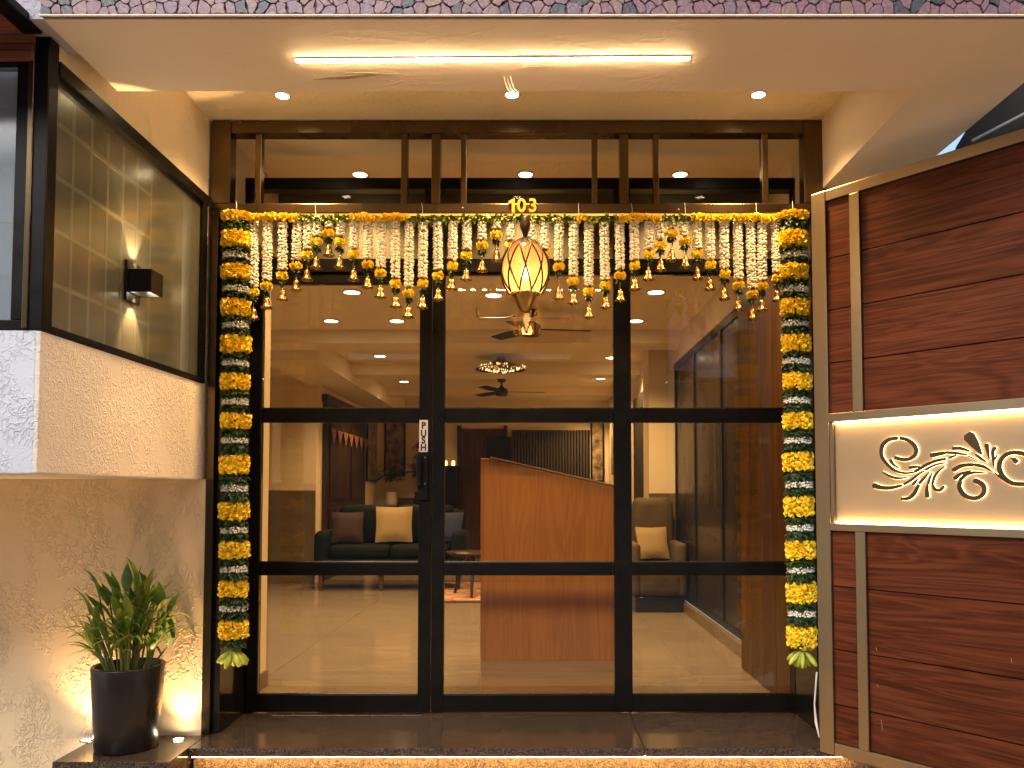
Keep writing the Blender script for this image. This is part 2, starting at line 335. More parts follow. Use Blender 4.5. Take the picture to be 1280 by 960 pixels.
# ------------------------------------------------------------------ object helpers
def origin(o):
    p = Vector((0, 0, 0))
    while o is not None:
        p = p + o.location; o = o.parent
    return p
def tag(o, label=None, cat=None, group=None, kind=None):
    if label: o['label'] = label
    if cat: o['category'] = cat
    if group: o['group'] = group
    if kind: o['kind'] = kind
    return o
def thing(name, label, cat, loc=(0, 0, 0), group=None, rz=0):
    o = bpy.data.objects.new(name, None); COL.objects.link(o)
    o.location = loc; o.rotation_euler = (0, 0, rz); o.empty_display_size = 0.1
    return tag(o, label, cat, group)
class B:
    def __init__(s): s.v = []; s.f = []; s.sm = []
    def add(s, vs, fs, smooth=False):
        k = len(s.v); s.v += [Vector(p) for p in vs]
        for f in fs: s.f.append([i + k for i in f]); s.sm.append(smooth)
        return s
    def box(s, x0, x1, y0, y1, z0, z1):
        x0, x1 = min(x0, x1), max(x0, x1); y0, y1 = min(y0, y1), max(y0, y1); z0, z1 = min(z0, z1), max(z0, z1)
        return s.add([(x0, y0, z0), (x1, y0, z0), (x1, y1, z0), (x0, y1, z0), (x0, y0, z1), (x1, y0, z1), (x1, y1, z1), (x0, y1, z1)],
                     [(0, 3, 2, 1), (4, 5, 6, 7), (0, 1, 5, 4), (1, 2, 6, 5), (2, 3, 7, 6), (3, 0, 4, 7)])
    def prism(s, poly, vec):
        """poly: 3-D outline, vec: extrusion"""
        n = len(poly); vec = Vector(vec); a = [Vector(p) for p in poly]; b = [p + vec for p in a]
        fs = [list(range(n))[::-1], list(range(n, 2 * n))]
        for i in range(n): j = (i + 1) % n; fs.append([i, j, n + j, n + i])
        return s.add(a + b, fs)
    def tube(s, pts, r, n=8, caps=True):
        pts = [Vector(p) for p in pts]; rs = r if isinstance(r, (list, tuple)) else [r] * len(pts)
        rings = []
        t0 = (pts[1] - pts[0]).normalized()
        ref = Vector((0, 0, 1)) if abs(t0.z) < 0.9 else Vector((1, 0, 0))
        nrm = t0.cross(ref).normalized()
        for i, p in enumerate(pts):
            t = (pts[min(i + 1, len(pts) - 1)] - pts[max(i - 1, 0)]).normalized()
            nrm = (nrm - t * nrm.dot(t)).normalized(); bi = t.cross(nrm)
            rings.append([p + (nrm * math.cos(a) + bi * math.sin(a)) * rs[i] for a in [2 * math.pi * k / n for k in range(n)]])
        vs = [q for rg in rings for q in rg]; fs = []
        for i in range(len(pts) - 1):
            for k in range(n):
                j = (k + 1) % n; fs.append([i * n + k, i * n + j, (i + 1) * n + j, (i + 1) * n + k])
        s.add(vs, fs, True)
        if caps:
            s.add(rings[0], [list(range(n))[::-1]]); s.add(rings[-1], [list(range(n))])
        return s
    def lathe(s, prof, c, n=24, sx=1, sy=1, smooth=True):
        c = Vector(c); vs = []; fs = []
        for (r, z) in prof:
            for k in range(n):
                a = 2 * math.pi * k / n; vs.append(c + Vector((r * math.cos(a) * sx, r * math.sin(a) * sy, z)))
        for i in range(len(prof) - 1):
            for k in range(n):
                j = (k + 1) % n; fs.append([i * n + k, i * n + j, (i + 1) * n + j, (i + 1) * n + k])
        return s.add(vs, fs, smooth)
    def build(s, name, mat, parent=None, bevel=0, local=False, mesh_only=False):
        o0 = origin(parent) if (parent is not None and not local) else Vector((0, 0, 0))
        me = bpy.data.meshes.new(name)
        me.from_pydata([tuple(p - o0) for p in s.v], [], s.f)
        me.polygons.foreach_set("use_smooth", s.sm)
        me.materials.append(mat if not isinstance(mat, str) else M[mat]); me.update()
        if mesh_only: return me
        o = bpy.data.objects.new(name, me); COL.objects.link(o)
        if parent is not None: o.parent = parent
        if bevel:
            bv = o.modifiers.new("bevel", 'BEVEL'); bv.width = bevel; bv.segments = 2; bv.limit_method = 'ANGLE'; bv.angle_limit = R(40)
        return o
def inst(name, me, parent, loc=(0, 0, 0), rot=(0, 0, 0), scale=(1, 1, 1)):
    o = bpy.data.objects.new(name, me); COL.objects.link(o); o.parent = parent
    o.location = loc; o.rotation_euler = rot; o.scale = scale
    return o
def box(name, mat, parent, x0, x1, y0, y1, z0, z1, bevel=0.002):
    return B().box(x0, x1, y0, y1, z0, z1).build(name, mat, parent, bevel)
def structure(o): o['kind'] = 'structure'; return o
def text_mesh(txt, size, depth, off=0.0):
    cu = bpy.data.curves.new("glyph", 'FONT'); cu.body = txt; cu.size = size; cu.extrude = depth / 2
    cu.align_x = 'CENTER'; cu.align_y = 'CENTER'; cu.offset = off
    ob = bpy.data.objects.new("glyph", cu); COL.objects.link(ob)
    dg = bpy.context.evaluated_depsgraph_get()
    me = bpy.data.meshes.new_from_object(ob.evaluated_get(dg))
    bpy.data.objects.remove(ob); bpy.data.curves.remove(cu)
    me.materials.clear()
    return me
def spot(name, loc, power, size=70, blend=0.7, tgt=None, color=WARM, rad=0.07):
    l = bpy.data.lights.new(name, 'SPOT'); l.energy = power; l.spot_size = R(size); l.spot_blend = blend; l.color = color; l.shadow_soft_size = rad
    o = bpy.data.objects.new(name, l); COL.objects.link(o); o.location = loc
    d = Vector(tgt) - Vector(loc) if tgt is not None else Vector((0, 0, -1))
    o.rotation_euler = d.to_track_quat('-Z', 'Y').to_euler()
    return o

YB = 3.48      # front of the bronze portal
YD = 3.80      # front of the black glazing
XW = -1.441    # side wall of the bay
YF = 2.32      # front of the bay
ZS = 2.385     # porch soffit
ZR = 2.695     # porch recess ceiling
ZG = -0.40     # lane
ZC = 2.5       # interior ceiling

# ------------------------------------------------------------------ ground and lane
structure(box('lane_ground', 'bounce_paving', None, -60, 60, -60, 60, ZG - 0.1, ZG, 0))

# ------------------------------------------------------------------ porch canopy
can = thing('entrance_canopy', 'cream plastered entrance canopy with pink stone mosaic front edge', 'canopy', (0, 2.21, ZS))
YM = 2.205; YI = PZ(640, 114, ZS).y
XR0 = 1.30; XR1 = 1.61
box('beam', 'soffit', can, -1.395, XR1, YM + 0.012, YI, ZS, 2.95, 0)
box('side_beam', 'soffit', can, XR0 - 0.02, XR1, YI + 0.0005, 3.60, ZS, 2.95, 0)
box('recess_ceiling', 'recess', can, XW, XR0 - 0.021, YI + 0.001, 4.36, ZR, 2.95, 0)
M['lilac'] = plaster('lilac grey pier paint', (0.40, 0.37, 0.42), 0.4, 30, 0.5)
box('plaster_pier', 'lilac', can, -1.60, -1.397, YM + 0.03, YF + 0.10, ZS + 0.012, 2.95, 0)
box('upper_wall', 'plaster', can, -3.2, XR1 - 0.01, YM + 0.05, 3.6, 2.951, 4.2, 0)
box('plaster_lip', 'soffit', can, -1.395, XR1, YM - 0.008, YM - 0.0005, ZS - 0.0005, ZS + 0.0035, 0)
box('mosaic_bed', 'chip_bed', can, -1.395, XR1, YM, YM + 0.0115, ZS + 0.003, 2.95, 0)
# scratch left in the soffit paint
sc_ = B()
for (a, b, w_) in (((392, 99), (470, 94), 0.008), ((420, 90), (497, 92), 0.005), ((405, 96), (485, 92), 0.003)):
    p, q = PZ(*a, ZS), PZ(*b, ZS); d = (q - p); nn = Vector((-d.y, d.x, 0)).normalized() * w_
    m_ = (p + q) / 2 + Vector((0, 0.003, 0))
    sc_.prism([p, m_ - nn, q, m_ + nn], (0, 0, -0.0015))
sc_.build('paint_scar', pm("scarred grey paint", (0.42, 0.34, 0.27), (0.30, 0.24, 0.19), 60, 0.9), can)
# mosaic of irregular chips: Voronoi cells clipped from a jittered grid
def clip(poly, mid, nx, nz):
    out = []
    for i in range(len(poly)):
        a, b = poly[i], poly[(i + 1) % len(poly)]
        da = (a[0] - mid[0]) * nx + (a[1] - mid[1]) * nz; db = (b[0] - mid[0]) * nx + (b[1] - mid[1]) * nz
        if da <= 0: out.append(a)
        if (da < 0 < db) or (db < 0 < da):
            t = da / (da - db); out.append((a[0] + (b[0] - a[0]) * t, a[1] + (b[1] - a[1]) * t))
    return out
def chips(x0, x1, z0, z1, cw, ch):
    seeds = []
    nx_ = int((x1 - x0) / cw); nz_ = max(2, int((z1 - z0) / ch))
    for i in range(nx_):
        for j in range(nz_):
            seeds.append((x0 + (i + 0.5 + random.uniform(-.48, .48)) * (x1 - x0) / nx_, z0 + (j + 0.5 + random.uniform(-.45, .45)) * (z1 - z0) / nz_))
    cells = []
    for s in seeds:
        poly = [(x0, z0), (x1, z0), (x1, z1), (x0, z1)]
        for t in seeds:
            if t is s or abs(t[0] - s[0]) > 5 * cw or abs(t[1] - s[1]) > 5 * ch: continue
            poly = clip(poly, ((s[0] + t[0]) / 2, (s[1] + t[1]) / 2), t[0] - s[0], t[1] - s[1])
            if len(poly) < 3: break
        if len(poly) < 3: continue
        cx = sum(p[0] for p in poly) / len(poly); cz = sum(p[1] for p in poly) / len(poly)
        g = random.uniform(0.90, 0.97)
        poly = [(cx + (p[0] - cx) * g, cz + (p[1] - cz) * g) for p in poly]
        rp = []                                            # round the corners, bend the sides
        for i in range(len(poly)):
            a, b = poly[i], poly[(i + 1) % len(poly)]
            for t in (0.12, 0.5, 0.88):
                k = random.uniform(-.13, .13) if t == .5 else 0
                rp.append((a[0] + (b[0] - a[0]) * t - (b[1] - a[1]) * k, a[1] + (b[1] - a[1]) * t + (b[0] - a[0]) * k))
        cells.append((cx, cz, rp))
    return cells
def chip_geo(b, cx, cz, rp, ox, oz, y, t):
    n = len(rp); vs = []
    for (k, yy) in ((1.0, 0), (1.0, -t * 0.55), (0.93, -t * .7)):
        vs += [(ox + (x - cx) * k, y + yy, oz + (z - cz) * k) for x, z in rp]
    fs = [[i, (i + 1) % n, n + (i + 1) % n, n + i] for i in range(n)] + [[n + i, n + (i + 1) % n, 2 * n + (i + 1) % n, 2 * n + i] for i in range(n)]
    fs.append(list(range(2 * n, 3 * n)))
    b.add(vs, fs)
kinds = ['chip_pink'] * 10 + ['chip_mauve'] * 7 + ['chip_tan'] * 3 + ['chip_dark'] * 3
for cx, cz, rp in chips(-1.393, XR1, ZS + 0.004, ZS + 0.070, 0.032, 0.022):
    b = B(); chip_geo(b, cx, cz, rp, 0, 0, 0, random.uniform(0.006, 0.012))
    o = b.build('stone_chip', random.choice(kinds), can, local=True)
    o.location = Vector((cx, YM, cz)) - can.location
b = B()
for cx, cz, rp in chips(-1.393, XR1, ZS + 0.072, ZS + 0.40, 0.034, 0.026): chip_geo(b, cx, cz, rp, cx, cz, YM, 0.009)
o = b.build('mosaic_field', 'chip_pink', can); o['kind'] = 'stuff'

# LED line in the soffit and three downlights in the recess
p, q = PZ(369, 74, ZS), PZ(863, 71, ZS)
led = thing('soffit_led_strip', 'long warm white LED strip let into the canopy soffit', 'LED strip', ((p.x + q.x) / 2, p.y, ZS))
dv = Vector((p.y - q.y, q.x - p.x, 0)).normalized()
def strip(p, q, w_, z, t, name, mat, par):
    return B().prism([p + dv * w_, q + dv * w_, q - dv * w_, p - dv * w_], (0, 0, -t)).build(name, mat, par)
p.z = q.z = ZS - 0.0004
strip(p, q, 0.0085, ZS, 0.004, 'channel', 'white', led)
p2 = p + (q - p) * 0.003; q2 = q - (q - p) * 0.003; p2.z = q2.z = ZS - 0.0046
strip(p2, q2, 0.0058, ZS, 0.0022, 'diffuser', 'led', led)
def downlight(loc, label, group, power, lens='lens', r=0.027, size=95, tgt=None, z=None):
    t = thing('downlight', label, 'downlight', loc, group)
    B().lathe([(r * 0.98, -0.002), (r * 1.0, -0.006), (r * 1.28, -0.005), (r * 1.15, -0.0005), (r * 0.98, -0.0006)], loc, 20).build('trim_ring', 'white', t)
    B().lathe([(0.0005, -0.0045), (r * 0.6, -0.0044), (r * 0.97, -0.003)], loc, 20).build('lens', lens, t)
    if power: spot('downlight_beam', (loc[0], loc[1], loc[2] - 0.02), power, size, 0.8, tgt)
    return t
for (u, v, pos) in ((353, 118.5, 'leftmost of the three set in the porch ceiling above the door'), (640, 117.5, 'middle of the three in the porch ceiling, near loose wires'), (948, 117.5, 'rightmost of the three set in the porch ceiling above the door')):
    c = PZ(u, v, ZR)
    downlight(c, 'round warm downlight, ' + pos, 'downlights in the porch ceiling', 58, tgt=(c.x, c.y + 0.16, 0.6), size=118)
wr = thing('loose_wires', 'short loose pale wires dangling from the soffit by the middle downlight', 'wire', PZ(634, 97, ZS))
for du in (0, 4, 8):
    a = PZ(630 + du, 95, ZS)
    B().tube([a, a + Vector((0.004, 0.0, -0.02)), a + Vector((0.012, -0.005, -0.045)), a + Vector((0.02 + du * .001, 0.0, -0.055))], 0.0012, 5).build('wire_end', 'thread', wr)

# ------------------------------------------------------------------ bay with the glass-block window (left)
bay = thing('bay_wall', 'projecting plastered bay left of the door under the corner window', 'wall', (-2.4, YF, 1.1))
ze = 2.395; ZB = 1.095; ZSILL = 1.515; ZT = 2.345
XL = -3.4
box('front_face', 'plaster_white', bay, XL, XW - 0.012, YF, YF + 0.12, ZB, ZSILL, 0.004)
box('side_face', 'plaster', bay, XW - 0.12, XW, YF + 0.001, YB - 0.001, ZB + 0.001, ZSILL - 0.001, 0.004)
box('underside', 'plaster', bay, XL, XW - 0.13, YF + 0.125, YB - 0.001, ZB + 0.003, ZB + 0.05, 0)
box('head_wall', 'recess', bay, XW - 0.12, XW, YF - 0.002, YB + 0.12, ZT + 0.002, 2.95, 0)
box('pier', 'plaster', bay, XW - 0.12, XW - 0.001, YB - 0.0005, YB + 0.4, ZB + 0.004, ZT + 0.001, 0)
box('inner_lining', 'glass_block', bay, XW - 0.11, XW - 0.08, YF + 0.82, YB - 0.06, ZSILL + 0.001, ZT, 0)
box('back_wall', 'grey_wall', bay, XL, XW - 0.5, 3.2, 3.3, ZSILL, 2.9, 0)

win = thing('corner_window', 'black framed corner window of misted glass over glass blocks', 'window', (XW, YF, ZSILL))
fr = 0.03
ysg0, ysg1 = YF + 0.075, YB - 0.055
xs = XW + 0.006
box('corner_post', 'black', win, XW - 0.055, xs, YF - 0.004, YF + 0.045, ZSILL + 0.001, ze - 0.001, 0.003)
box('post_trim', 'bronze', win, XW - 0.052, XW - 0.035, YF - 0.010, YF - 0.005, ZSILL + 0.004, ZT, 0.002)
box('bottom_rail', 'black', win, XW - 0.05, xs, YF + 0.046, YB - 0.002, ZSILL + 0.001, ZSILL + 0.022, 0.002)
box('top_rail', 'black', win, XW - 0.05, xs + 0.004, YF + 0.046, YB - 0.002, ZT - 0.045, ZT, 0.002)
box('end_post', 'black', win, XW - 0.05, xs - 0.001, YB - 0.050, YB - 0.003, ZSILL + 0.022, ZT - 0.045, 0.002)
box('side_pane', 'bay_glass', win, XW - 0.018, XW - 0.010, YF + 0.046, YB - 0.051, ZSILL + 0.022, ZT - 0.045, 0)
box('front_rail', 'black', win, XL, XW - 0.056, YF - 0.002, YF + 0.043, ZSILL + 0.001, ZSILL + 0.030, 0.002)
box('front_head', 'black', win, XL, XW - 0.056, YF - 0.002, YF + 0.043, ZT - 0.035, ZT, 0.002)
box('front_post', 'black', win, XW - 0.09, XW - 0.056, YF - 0.001, YF + 0.042, ZSILL + 0.031, ZT - 0.036, 0.002)
box('front_pane', 'bay_glass_front', win, XL, XW - 0.091, YF + 0.015, YF + 0.023, ZSILL + 0.031, ZT - 0.036, 0)
# the glass blocks stand behind both panes, each with its pale joint
gb = thing('glass_block_wall', 'grid of dim glass blocks with pale joints behind the misted corner window', 'glass blocks', (XW - 0.1, YF, ZSILL))
y0, y1, nb = YF + 0.16, YF + 0.16 + 0.64, 6
zz = [ZSILL + 0.01 + k * 0.172 for k in range(6)]
bs = (y1 - y0) / nb
xb = XW - 0.075
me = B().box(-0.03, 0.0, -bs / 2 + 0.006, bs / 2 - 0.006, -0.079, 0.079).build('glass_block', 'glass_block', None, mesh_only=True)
mj = B()
for i in range(nb):
    for k in range(5):
        inst('glass_block', me, gb, Vector((xb - 0.003, y0 + (i + .5) * bs, zz[k] + 0.086)) - gb.location)
for i in range(nb + 1): mj.box(xb - 0.03, xb + 0.002, y0 + i * bs - 0.006, y0 + i * bs + 0.006, ZSILL + 0.003, zz[5])
for k in range(6): mj.box(xb - 0.029, xb + 0.003, y0, y1, zz[k] - 0.007, zz[k] + 0.007)
mj.build('joint_grid', 'mortar', gb)
me2 = B().box(-0.079, 0.079, 0, 0.03, -0.079, 0.079).build('glass_block', pm("blue grey glass block", (0.58, 0.65, 0.70), (0.44, 0.51, 0.56), 9, 0.3, 0, 0.4, 20, rnd=True), None, mesh_only=True)
mj = B(); yb = YF + 0.085; xe = XW - 0.135
for i in range(9):
    for k in range(5):
        inst('glass_block', me2, gb, Vector((xe - 0.086 - i * 0.172, yb, zz[k] + 0.086)) - gb.location)
for k in range(6): mj.box(XL + 0.3, xe + 0.007, yb - 0.003, yb + 0.029, zz[k] - 0.007, zz[k] + 0.007)
for i in range(10): mj.box(xe - i * 0.172 - 0.007, xe - i * 0.172 + 0.007, yb - 0.002, yb + 0.03, ZSILL + 0.003, zz[5])
mj.build('front_joint_grid', 'mortar', gb)

# eave over the bay: red boards with a black edge
ev = thing('timber_eave', 'red brown boarded eave with black edge trim above the corner window', 'eave', (-1.7, 2.15, ZT))
xe0 = PZ(55, 42, ze).x
for k in range(5):
    y_ = 1.80 + k * 0.10
    box('board', 'soffit_wood', ev, XL, xe0 - 0.06, y_ + 0.002, y_ + 0.098, ze, ze + 0.02, 0.002)
box('back_board', 'soffit_wood', ev, XL, xe0 - 0.03, YF - 0.02, YF - 0.004, ZT - 0.03, ze - 0.001, 0.002)
box('edge_trim', 'black', ev, xe0 - 0.058, xe0, 1.78, 2.30, ze - 0.006, ze + 0.022, 0.004)

# up-and-down lamp on the window
c = PX(168, 354, XW)
wl = thing('wall_lamp', 'black box wall lamp throwing light up and down the misted window', 'lamp', (XW, c.y, c.z))
xl = xs - 0.0115
box('back_plate', 'black', wl, xl - 0.004, xl + 0.006, c.y - 0.055, c.y + 0.045, c.z - 0.072, c.z + 0.072, 0.002)
lb = B()
x0, x1, ya, yb_, za, zb_ = xl + 0.007, xl + 0.088, c.y - 0.046, c.y + 0.044, c.z - 0.042, c.z + 0.040
lb.box(x0, x1, ya, ya + 0.006, za, zb_).box(x0, x1, yb_ - 0.006, yb_, za, zb_).box(x1 - 0.006, x1, ya + 0.006, yb_ - 0.006, za, zb_).box(x0, x0 + 0.004, ya + 0.006, yb_ - 0.006, za, zb_)
lb.box(x0 + 0.004, x1 - 0.006, ya + 0.006, yb_ - 0.006, c.z - 0.006, c.z + 0.006)
lb.build('housing', 'black', wl, 0.001)
B().box(x0 + 0.02, x1 - 0.02, ya + 0.02, yb_ - 0.02, c.z - 0.024, c.z - 0.007).build('lower_lens', 'lens', wl)
B().box(x0 + 0.02, x1 - 0.02, ya + 0.02, yb_ - 0.02, c.z + 0.007, c.z + 0.02).build('upper_lens', 'lens', wl)
for sgn in (-1, 1):
    spot('wall_lamp_beam', (xl + 0.022, c.y, c.z + sgn * 0.037), 15.0, 58, 0.2, (xl + 0.012, c.y, c.z + sgn * 0.40), LED, 0.008)

# ------------------------------------------------------------------ lower wall, ledge, step
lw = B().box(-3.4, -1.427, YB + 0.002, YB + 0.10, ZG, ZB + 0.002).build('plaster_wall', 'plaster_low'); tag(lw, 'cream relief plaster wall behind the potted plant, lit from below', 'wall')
lg = thing('granite_ledge', 'low granite topped ledge under the potted plant', 'ledge', (-1.63, 3.3, ZG))
XG0, XG1, YG0 = -1.86, -1.405, 3.14
box('top_slab', 'granite', lg, XG0, XG1, YG0, YB + 0.0015, -0.036, 0.0, 0.003)
box('base', 'granite', lg, XG0 + 0.012, XG1 - 0.012, YG0 + 0.012, YB, ZG, -0.0365, 0.002)
st = thing('granite_step', 'dark polished granite doorstep with a lit tan riser', 'step', (0, 3.5, ZG))
YS = 3.305
box('tread_slab', 'granite', st, -1.403, PZ(795, 910, 0).x - 0.001, YS, YD + 0.05, -0.034, 0.0, 0.002)
box('tread_slab', 'granite', st, PZ(795, 910, 0).x + 0.001, 1.62, YS, YD + 0.05, -0.034, 0.0, 0.002)
box('riser', 'granite_tan', st, -1.403, 1.60, YS + 0.05, YS + 0.45, ZG, -0.035, 0.001)
b = B().box(-1.395, 1.3, YS + 0.012, YS + 0.022, -0.040, -0.0345); sl_ = b.build('step_led_strip', 'led_step'); tag(sl_, 'warm LED strip tucked under the nosing of the doorstep', 'LED strip')
for (u, v, lab, pw, tg) in ((108, 926, 'small round uplight at the wall left of the plant pot', 10.0, (-0.06, 0.03)), (223, 925, 'small round uplight in the ledge right of the plant pot', 10.0, (0.01, 0.03))):
    c = PZ(u, v, 0.0)
    c.y = min(c.y, YB - 0.065)
    t = thing('uplight', lab, 'uplight', c, 'uplights in the granite ledge')
    B().lathe([(0.026, 0.0005), (0.026, 0.005), (0.021, 0.006), (0.020, 0.003)], c, 20).build('trim_ring', 'steel', t)
    B().lathe([(0.0195, 0.003), (0.010, 0.0042), (0.0004, 0.0044)], c, 20).build('lens', 'lens', t)
    spot('uplight_beam', (c.x, c.y, 0.012), pw, 100, 1.0, (c.x + tg[0], c.y + tg[1], 0.5), LED, 0.018)

# ------------------------------------------------------------------ bronze portal with the open grille
por = thing('bronze_portal', 'brushed bronze portal frame with an open grille above the glass door', 'door frame', (-0.07, YB, 0))
zt1, zt0 = PY(640, 150, YB).z, PY(640, 166, YB).z
zc1, zc0 = PY(640, 254, YB).z, PY(640, 266, YB).z
DP = 0.07
box('post', 'bronze', por, -1.426, PY(288, 200, YB).x, YB, YB + DP, zc1, zt1, 0.003)
box('post', 'bronze', por, PY(1005, 200, YB).x, 1.292, YB, YB + DP, zc1, zt1, 0.003)
box('top_beam', 'bronze', por, PY(288, 200, YB).x + 0.001, PY(1005, 200, YB).x - 0.001, YB + 0.002, YB + DP, zt0, zt1 - 0.002, 0.003)
box('crossbar', 'bronze', por, -1.425, 1.291, YB + 0.001, YB + DP - 0.002, zc0, zc1 - 0.0005, 0.003)
for (a, b_, dd) in ((318, 326, 0.04), (501, 509, 0.04), (539, 550, 0.06), (576, 583, 0.04), (740, 747, 0.04), (775, 786, 0.06), (817, 824, 0.04), (953, 961, 0.04)):
    box('grille_bar', 'bronze', por, PY(a, 200, YB).x, PY(b_, 200, YB).x, YB + 0.008, YB + 0.008 + dd, zc1, zt0 - 0.0005, 0.002)
box('side_jamb', 'bronze', por, -1.4265, -1.392, YB + 0.001, YB + 0.05, 0.001, zc0 - 0.001, 0.002)
box('side_jamb', 'bronze', por, 1.262, 1.292, YB + 0.001, YB + 0.05, 0.001, zc0 - 0.001, 0.002)
for sx, xj in ((-1, -1.391), (1, 1.261)):
    box('jamb_panel', 'black_gloss', por, xj, xj + sx * -0.03, YB + 0.03, YD - 0.002, 0.001, zc0 - 0.002, 0.002)
    x2 = -1.4405 if sx < 0 else 1.293
box('plaster_return', 'recess', por, -1.4255, -1.392, YB + DP + 0.001, 4.299, zc1 + 0.002, ZR - 0.002, 0)
box('plaster_return', 'recess', por, 1.262, 1.279, YB + DP + 0.001, 4.299, zc1 + 0.002, ZR - 0.002, 0)
for (u, v) in ((578, 260), (848, 262), (300, 152)):
    c = PY(u, v, YB); B().lathe([(0.0005, 0.0), (0.004, 0.0005), (0.006, 0.003)], (0, 0, 0), 10).build('bolt_head', 'steel', por, local=True)
    o = COL.objects[-1]; o.location = c - por.location + Vector((0, -0.001, 0)); o.rotation_euler = (R(-90), 0, 0)
pr = B().box(1.2935, 1.75, YB + 0.02, YB + 0.14, ZG, ZS - 0.001).build('plaster_pier', 'plaster'); tag(pr, 'cream plaster pier right of the bronze portal, behind the open gate', 'wall')

hn = thing('house_number', 'gold house number 103 fixed on the bronze crossbar', 'house number', PY(654, 258, YB))
for ch, u in (("1", 639.0), ("0", 652.0), ("3", 666.0)):
    if ch == "1":
        me = B().prism([(.003, -.031, -.007), (.016, -.031, -.007), (.016, .031, -.007), (.006, .031, -.007), (-.011, .021, -.007), (-.011, .009, -.007), (.003, .015, -.007)], (0, 0, .014)).build('digit', 'gold', None, mesh_only=True)
        inst('digit', me, hn, PY(u, 258, YB - 0.008) - hn.location, (R(90), 0, 0)); continue
    me = text_mesh(ch, 0.090, 0.014, 0.0016); me.materials.append(M['gold'])
    inst('digit', me, hn, PY(u, 258, YB - 0.008) - hn.location, (R(90), 0, 0), (0.92, 0.92, 1))

# ------------------------------------------------------------------ black glazed door wall
def xz(u, v): p = PY(u, v, YD); return p.x, p.z
def zr(v): return PY(640, v, YD).z
def xr(u): return PY(u, 600, YD).x
fw = thing('glazing_frame', 'black aluminium door surround with dark transom lights behind the garland', 'door frame', (0, YD, 0))
fy0, fy1 = YD, YD + 0.07
XA, XZ = -1.425, 1.30
box('head_rail', 'black', fw, XA, XZ, fy0, fy1, zr(236), zr(222), 0.003)
box('transom_rail', 'black', fw, XA, XZ, fy0 + 0.001, fy1, zr(340), zr(323), 0.003)
for (a, b_) in ((293, 309), (529, 551), (768, 790), (997, 1020)):
    box('transom_post', 'black', fw, xr(a), xr(b_), fy0 + 0.002, fy1 - 0.002, zr(323) + 0.0005, zr(236) - 0.0005, 0.002)
for (a, b_) in ((309, 529), (551, 768), (790, 997)):
    box('transom_light', 'glass_transom', fw, xr(a) + 0.001, xr(b_) - 0.001, fy0 + 0.03, fy0 + 0.036, zr(323) + 0.001, zr(236) - 0.001, 0)
box('jamb', 'black', fw, -1.36, xr(309), fy0 + 0.002, fy1 - 0.001, 0.001, zr(340) - 0.0005, 0.002)
box('jamb', 'black', fw, xr(1003), 1.23, fy0 + 0.002, fy1 - 0.001, 0.001, zr(340) - 0.0005, 0.002)
box('door_stop', 'black', fw, xr(300), xr(315), fy0 + 0.057, fy1 - 0.0015, 0.0015, zr(340) - 0.001, 0)
box('door_stop', 'black', fw, xr(996), xr(1012), fy0 + 0.057, fy1 - 0.0015, 0.0015, zr(340) - 0.001, 0)
def leaf(name, label, cat, x0, x1, stiles, ztop, zbot, top_h, panes_x):
    t = thing(name, label, cat, ((x0 + x1) / 2, YD, 0))
    y0, y1 = YD + 0.012, YD + 0.055
    for (a, b_) in stiles: box('stile', 'black', t, a, b_, y0, y1, zbot, ztop, 0.003)
    rails = [(ztop - top_h, ztop), (zr(528), zr(510)), (zr(720), zr(703)), (zbot, zr(869))]
    for (a, b_) in panes_x:
        for k, (r0, r1) in enumerate(rails):
            box('rail', 'black', t, a + 0.0005, b_ - 0.0005, y0 + 0.003, y1 - 0.003, r0 + 0.0008, r1 - 0.0008, 0.003)
            if k: # slim glazing bead above each rail
                box('bead', 'bronze', t, a + 0.001, b_ - 0.001, y0 + 0.006, y0 + 0.014, r1 - 0.0006, r1 + 0.004, 0.001)
        for k in range(3):
            box('pane', 'glass', t, a + 0.0005, b_ - 0.0005, y0 + 0.018, y0 + 0.024, rails[k + 1][1], rails[k][0], 0)
    return t
zt_ = zr(340) - 0.002; zb0 = 0.006
dl = leaf('glass_door', 'black framed glass door leaf with the push label, left of the podium', 'door', xr(310), xr(538.5), [(xr(310), xr(324)), (xr(523), xr(538.5))], zt_, zb0, 0.052, [(xr(324), xr(523))])
lock = xz(528, 595)
box('lock_plate', 'black', dl, xr(522), xr(535), YD - 0.002, YD + 0.0115, zr(625), zr(568), 0.002)
box('pull_handle', 'black_gloss', dl, xr(521.5), xr(527), YD - 0.035, YD - 0.022, zr(607), zr(568), 0.003)
for v in (571, 604):
    box('handle_standoff', 'steel', dl, xr(530.5), xr(532.5), YD - 0.006, YD - 0.002, zr(v + 2), zr(v), 0.001)
    box('handle_bracket', 'black', dl, xr(523), xr(526), YD - 0.022, YD - 0.002, zr(v + 2), zr(v), 0.001)
leaf('glass_screen', 'black framed fixed glass screen in front of the podium and the right wall', 'glazing', xr(539.5), xr(1003), [(xr(539.5), xr(555)), (xr(768), xr(790)), (xr(992), xr(1003))], zt_, zb0 + 0.001, 0.006, [(xr(555), xr(768)), (xr(790), xr(992))])
thr = box('door_threshold', 'bronze', None, xr(345), xr(530), YD - 0.03, YD - 0.001, 0.0005, 0.006, 0.001); tag(thr, 'thin metal threshold strip at the foot of the glass door', 'threshold')
ps = thing('push_label', 'white PUSH label stuck upright on the black door stile', 'label', PY(529.5, 545, YD))
pw = PY(535, 525, YD + 0.011); pq = PY(524, 565, YD + 0.011)
box('plate', 'label_white', ps, pq.x, pw.x, YD + 0.0095, YD + 0.0118, pq.z, pw.z, 0)
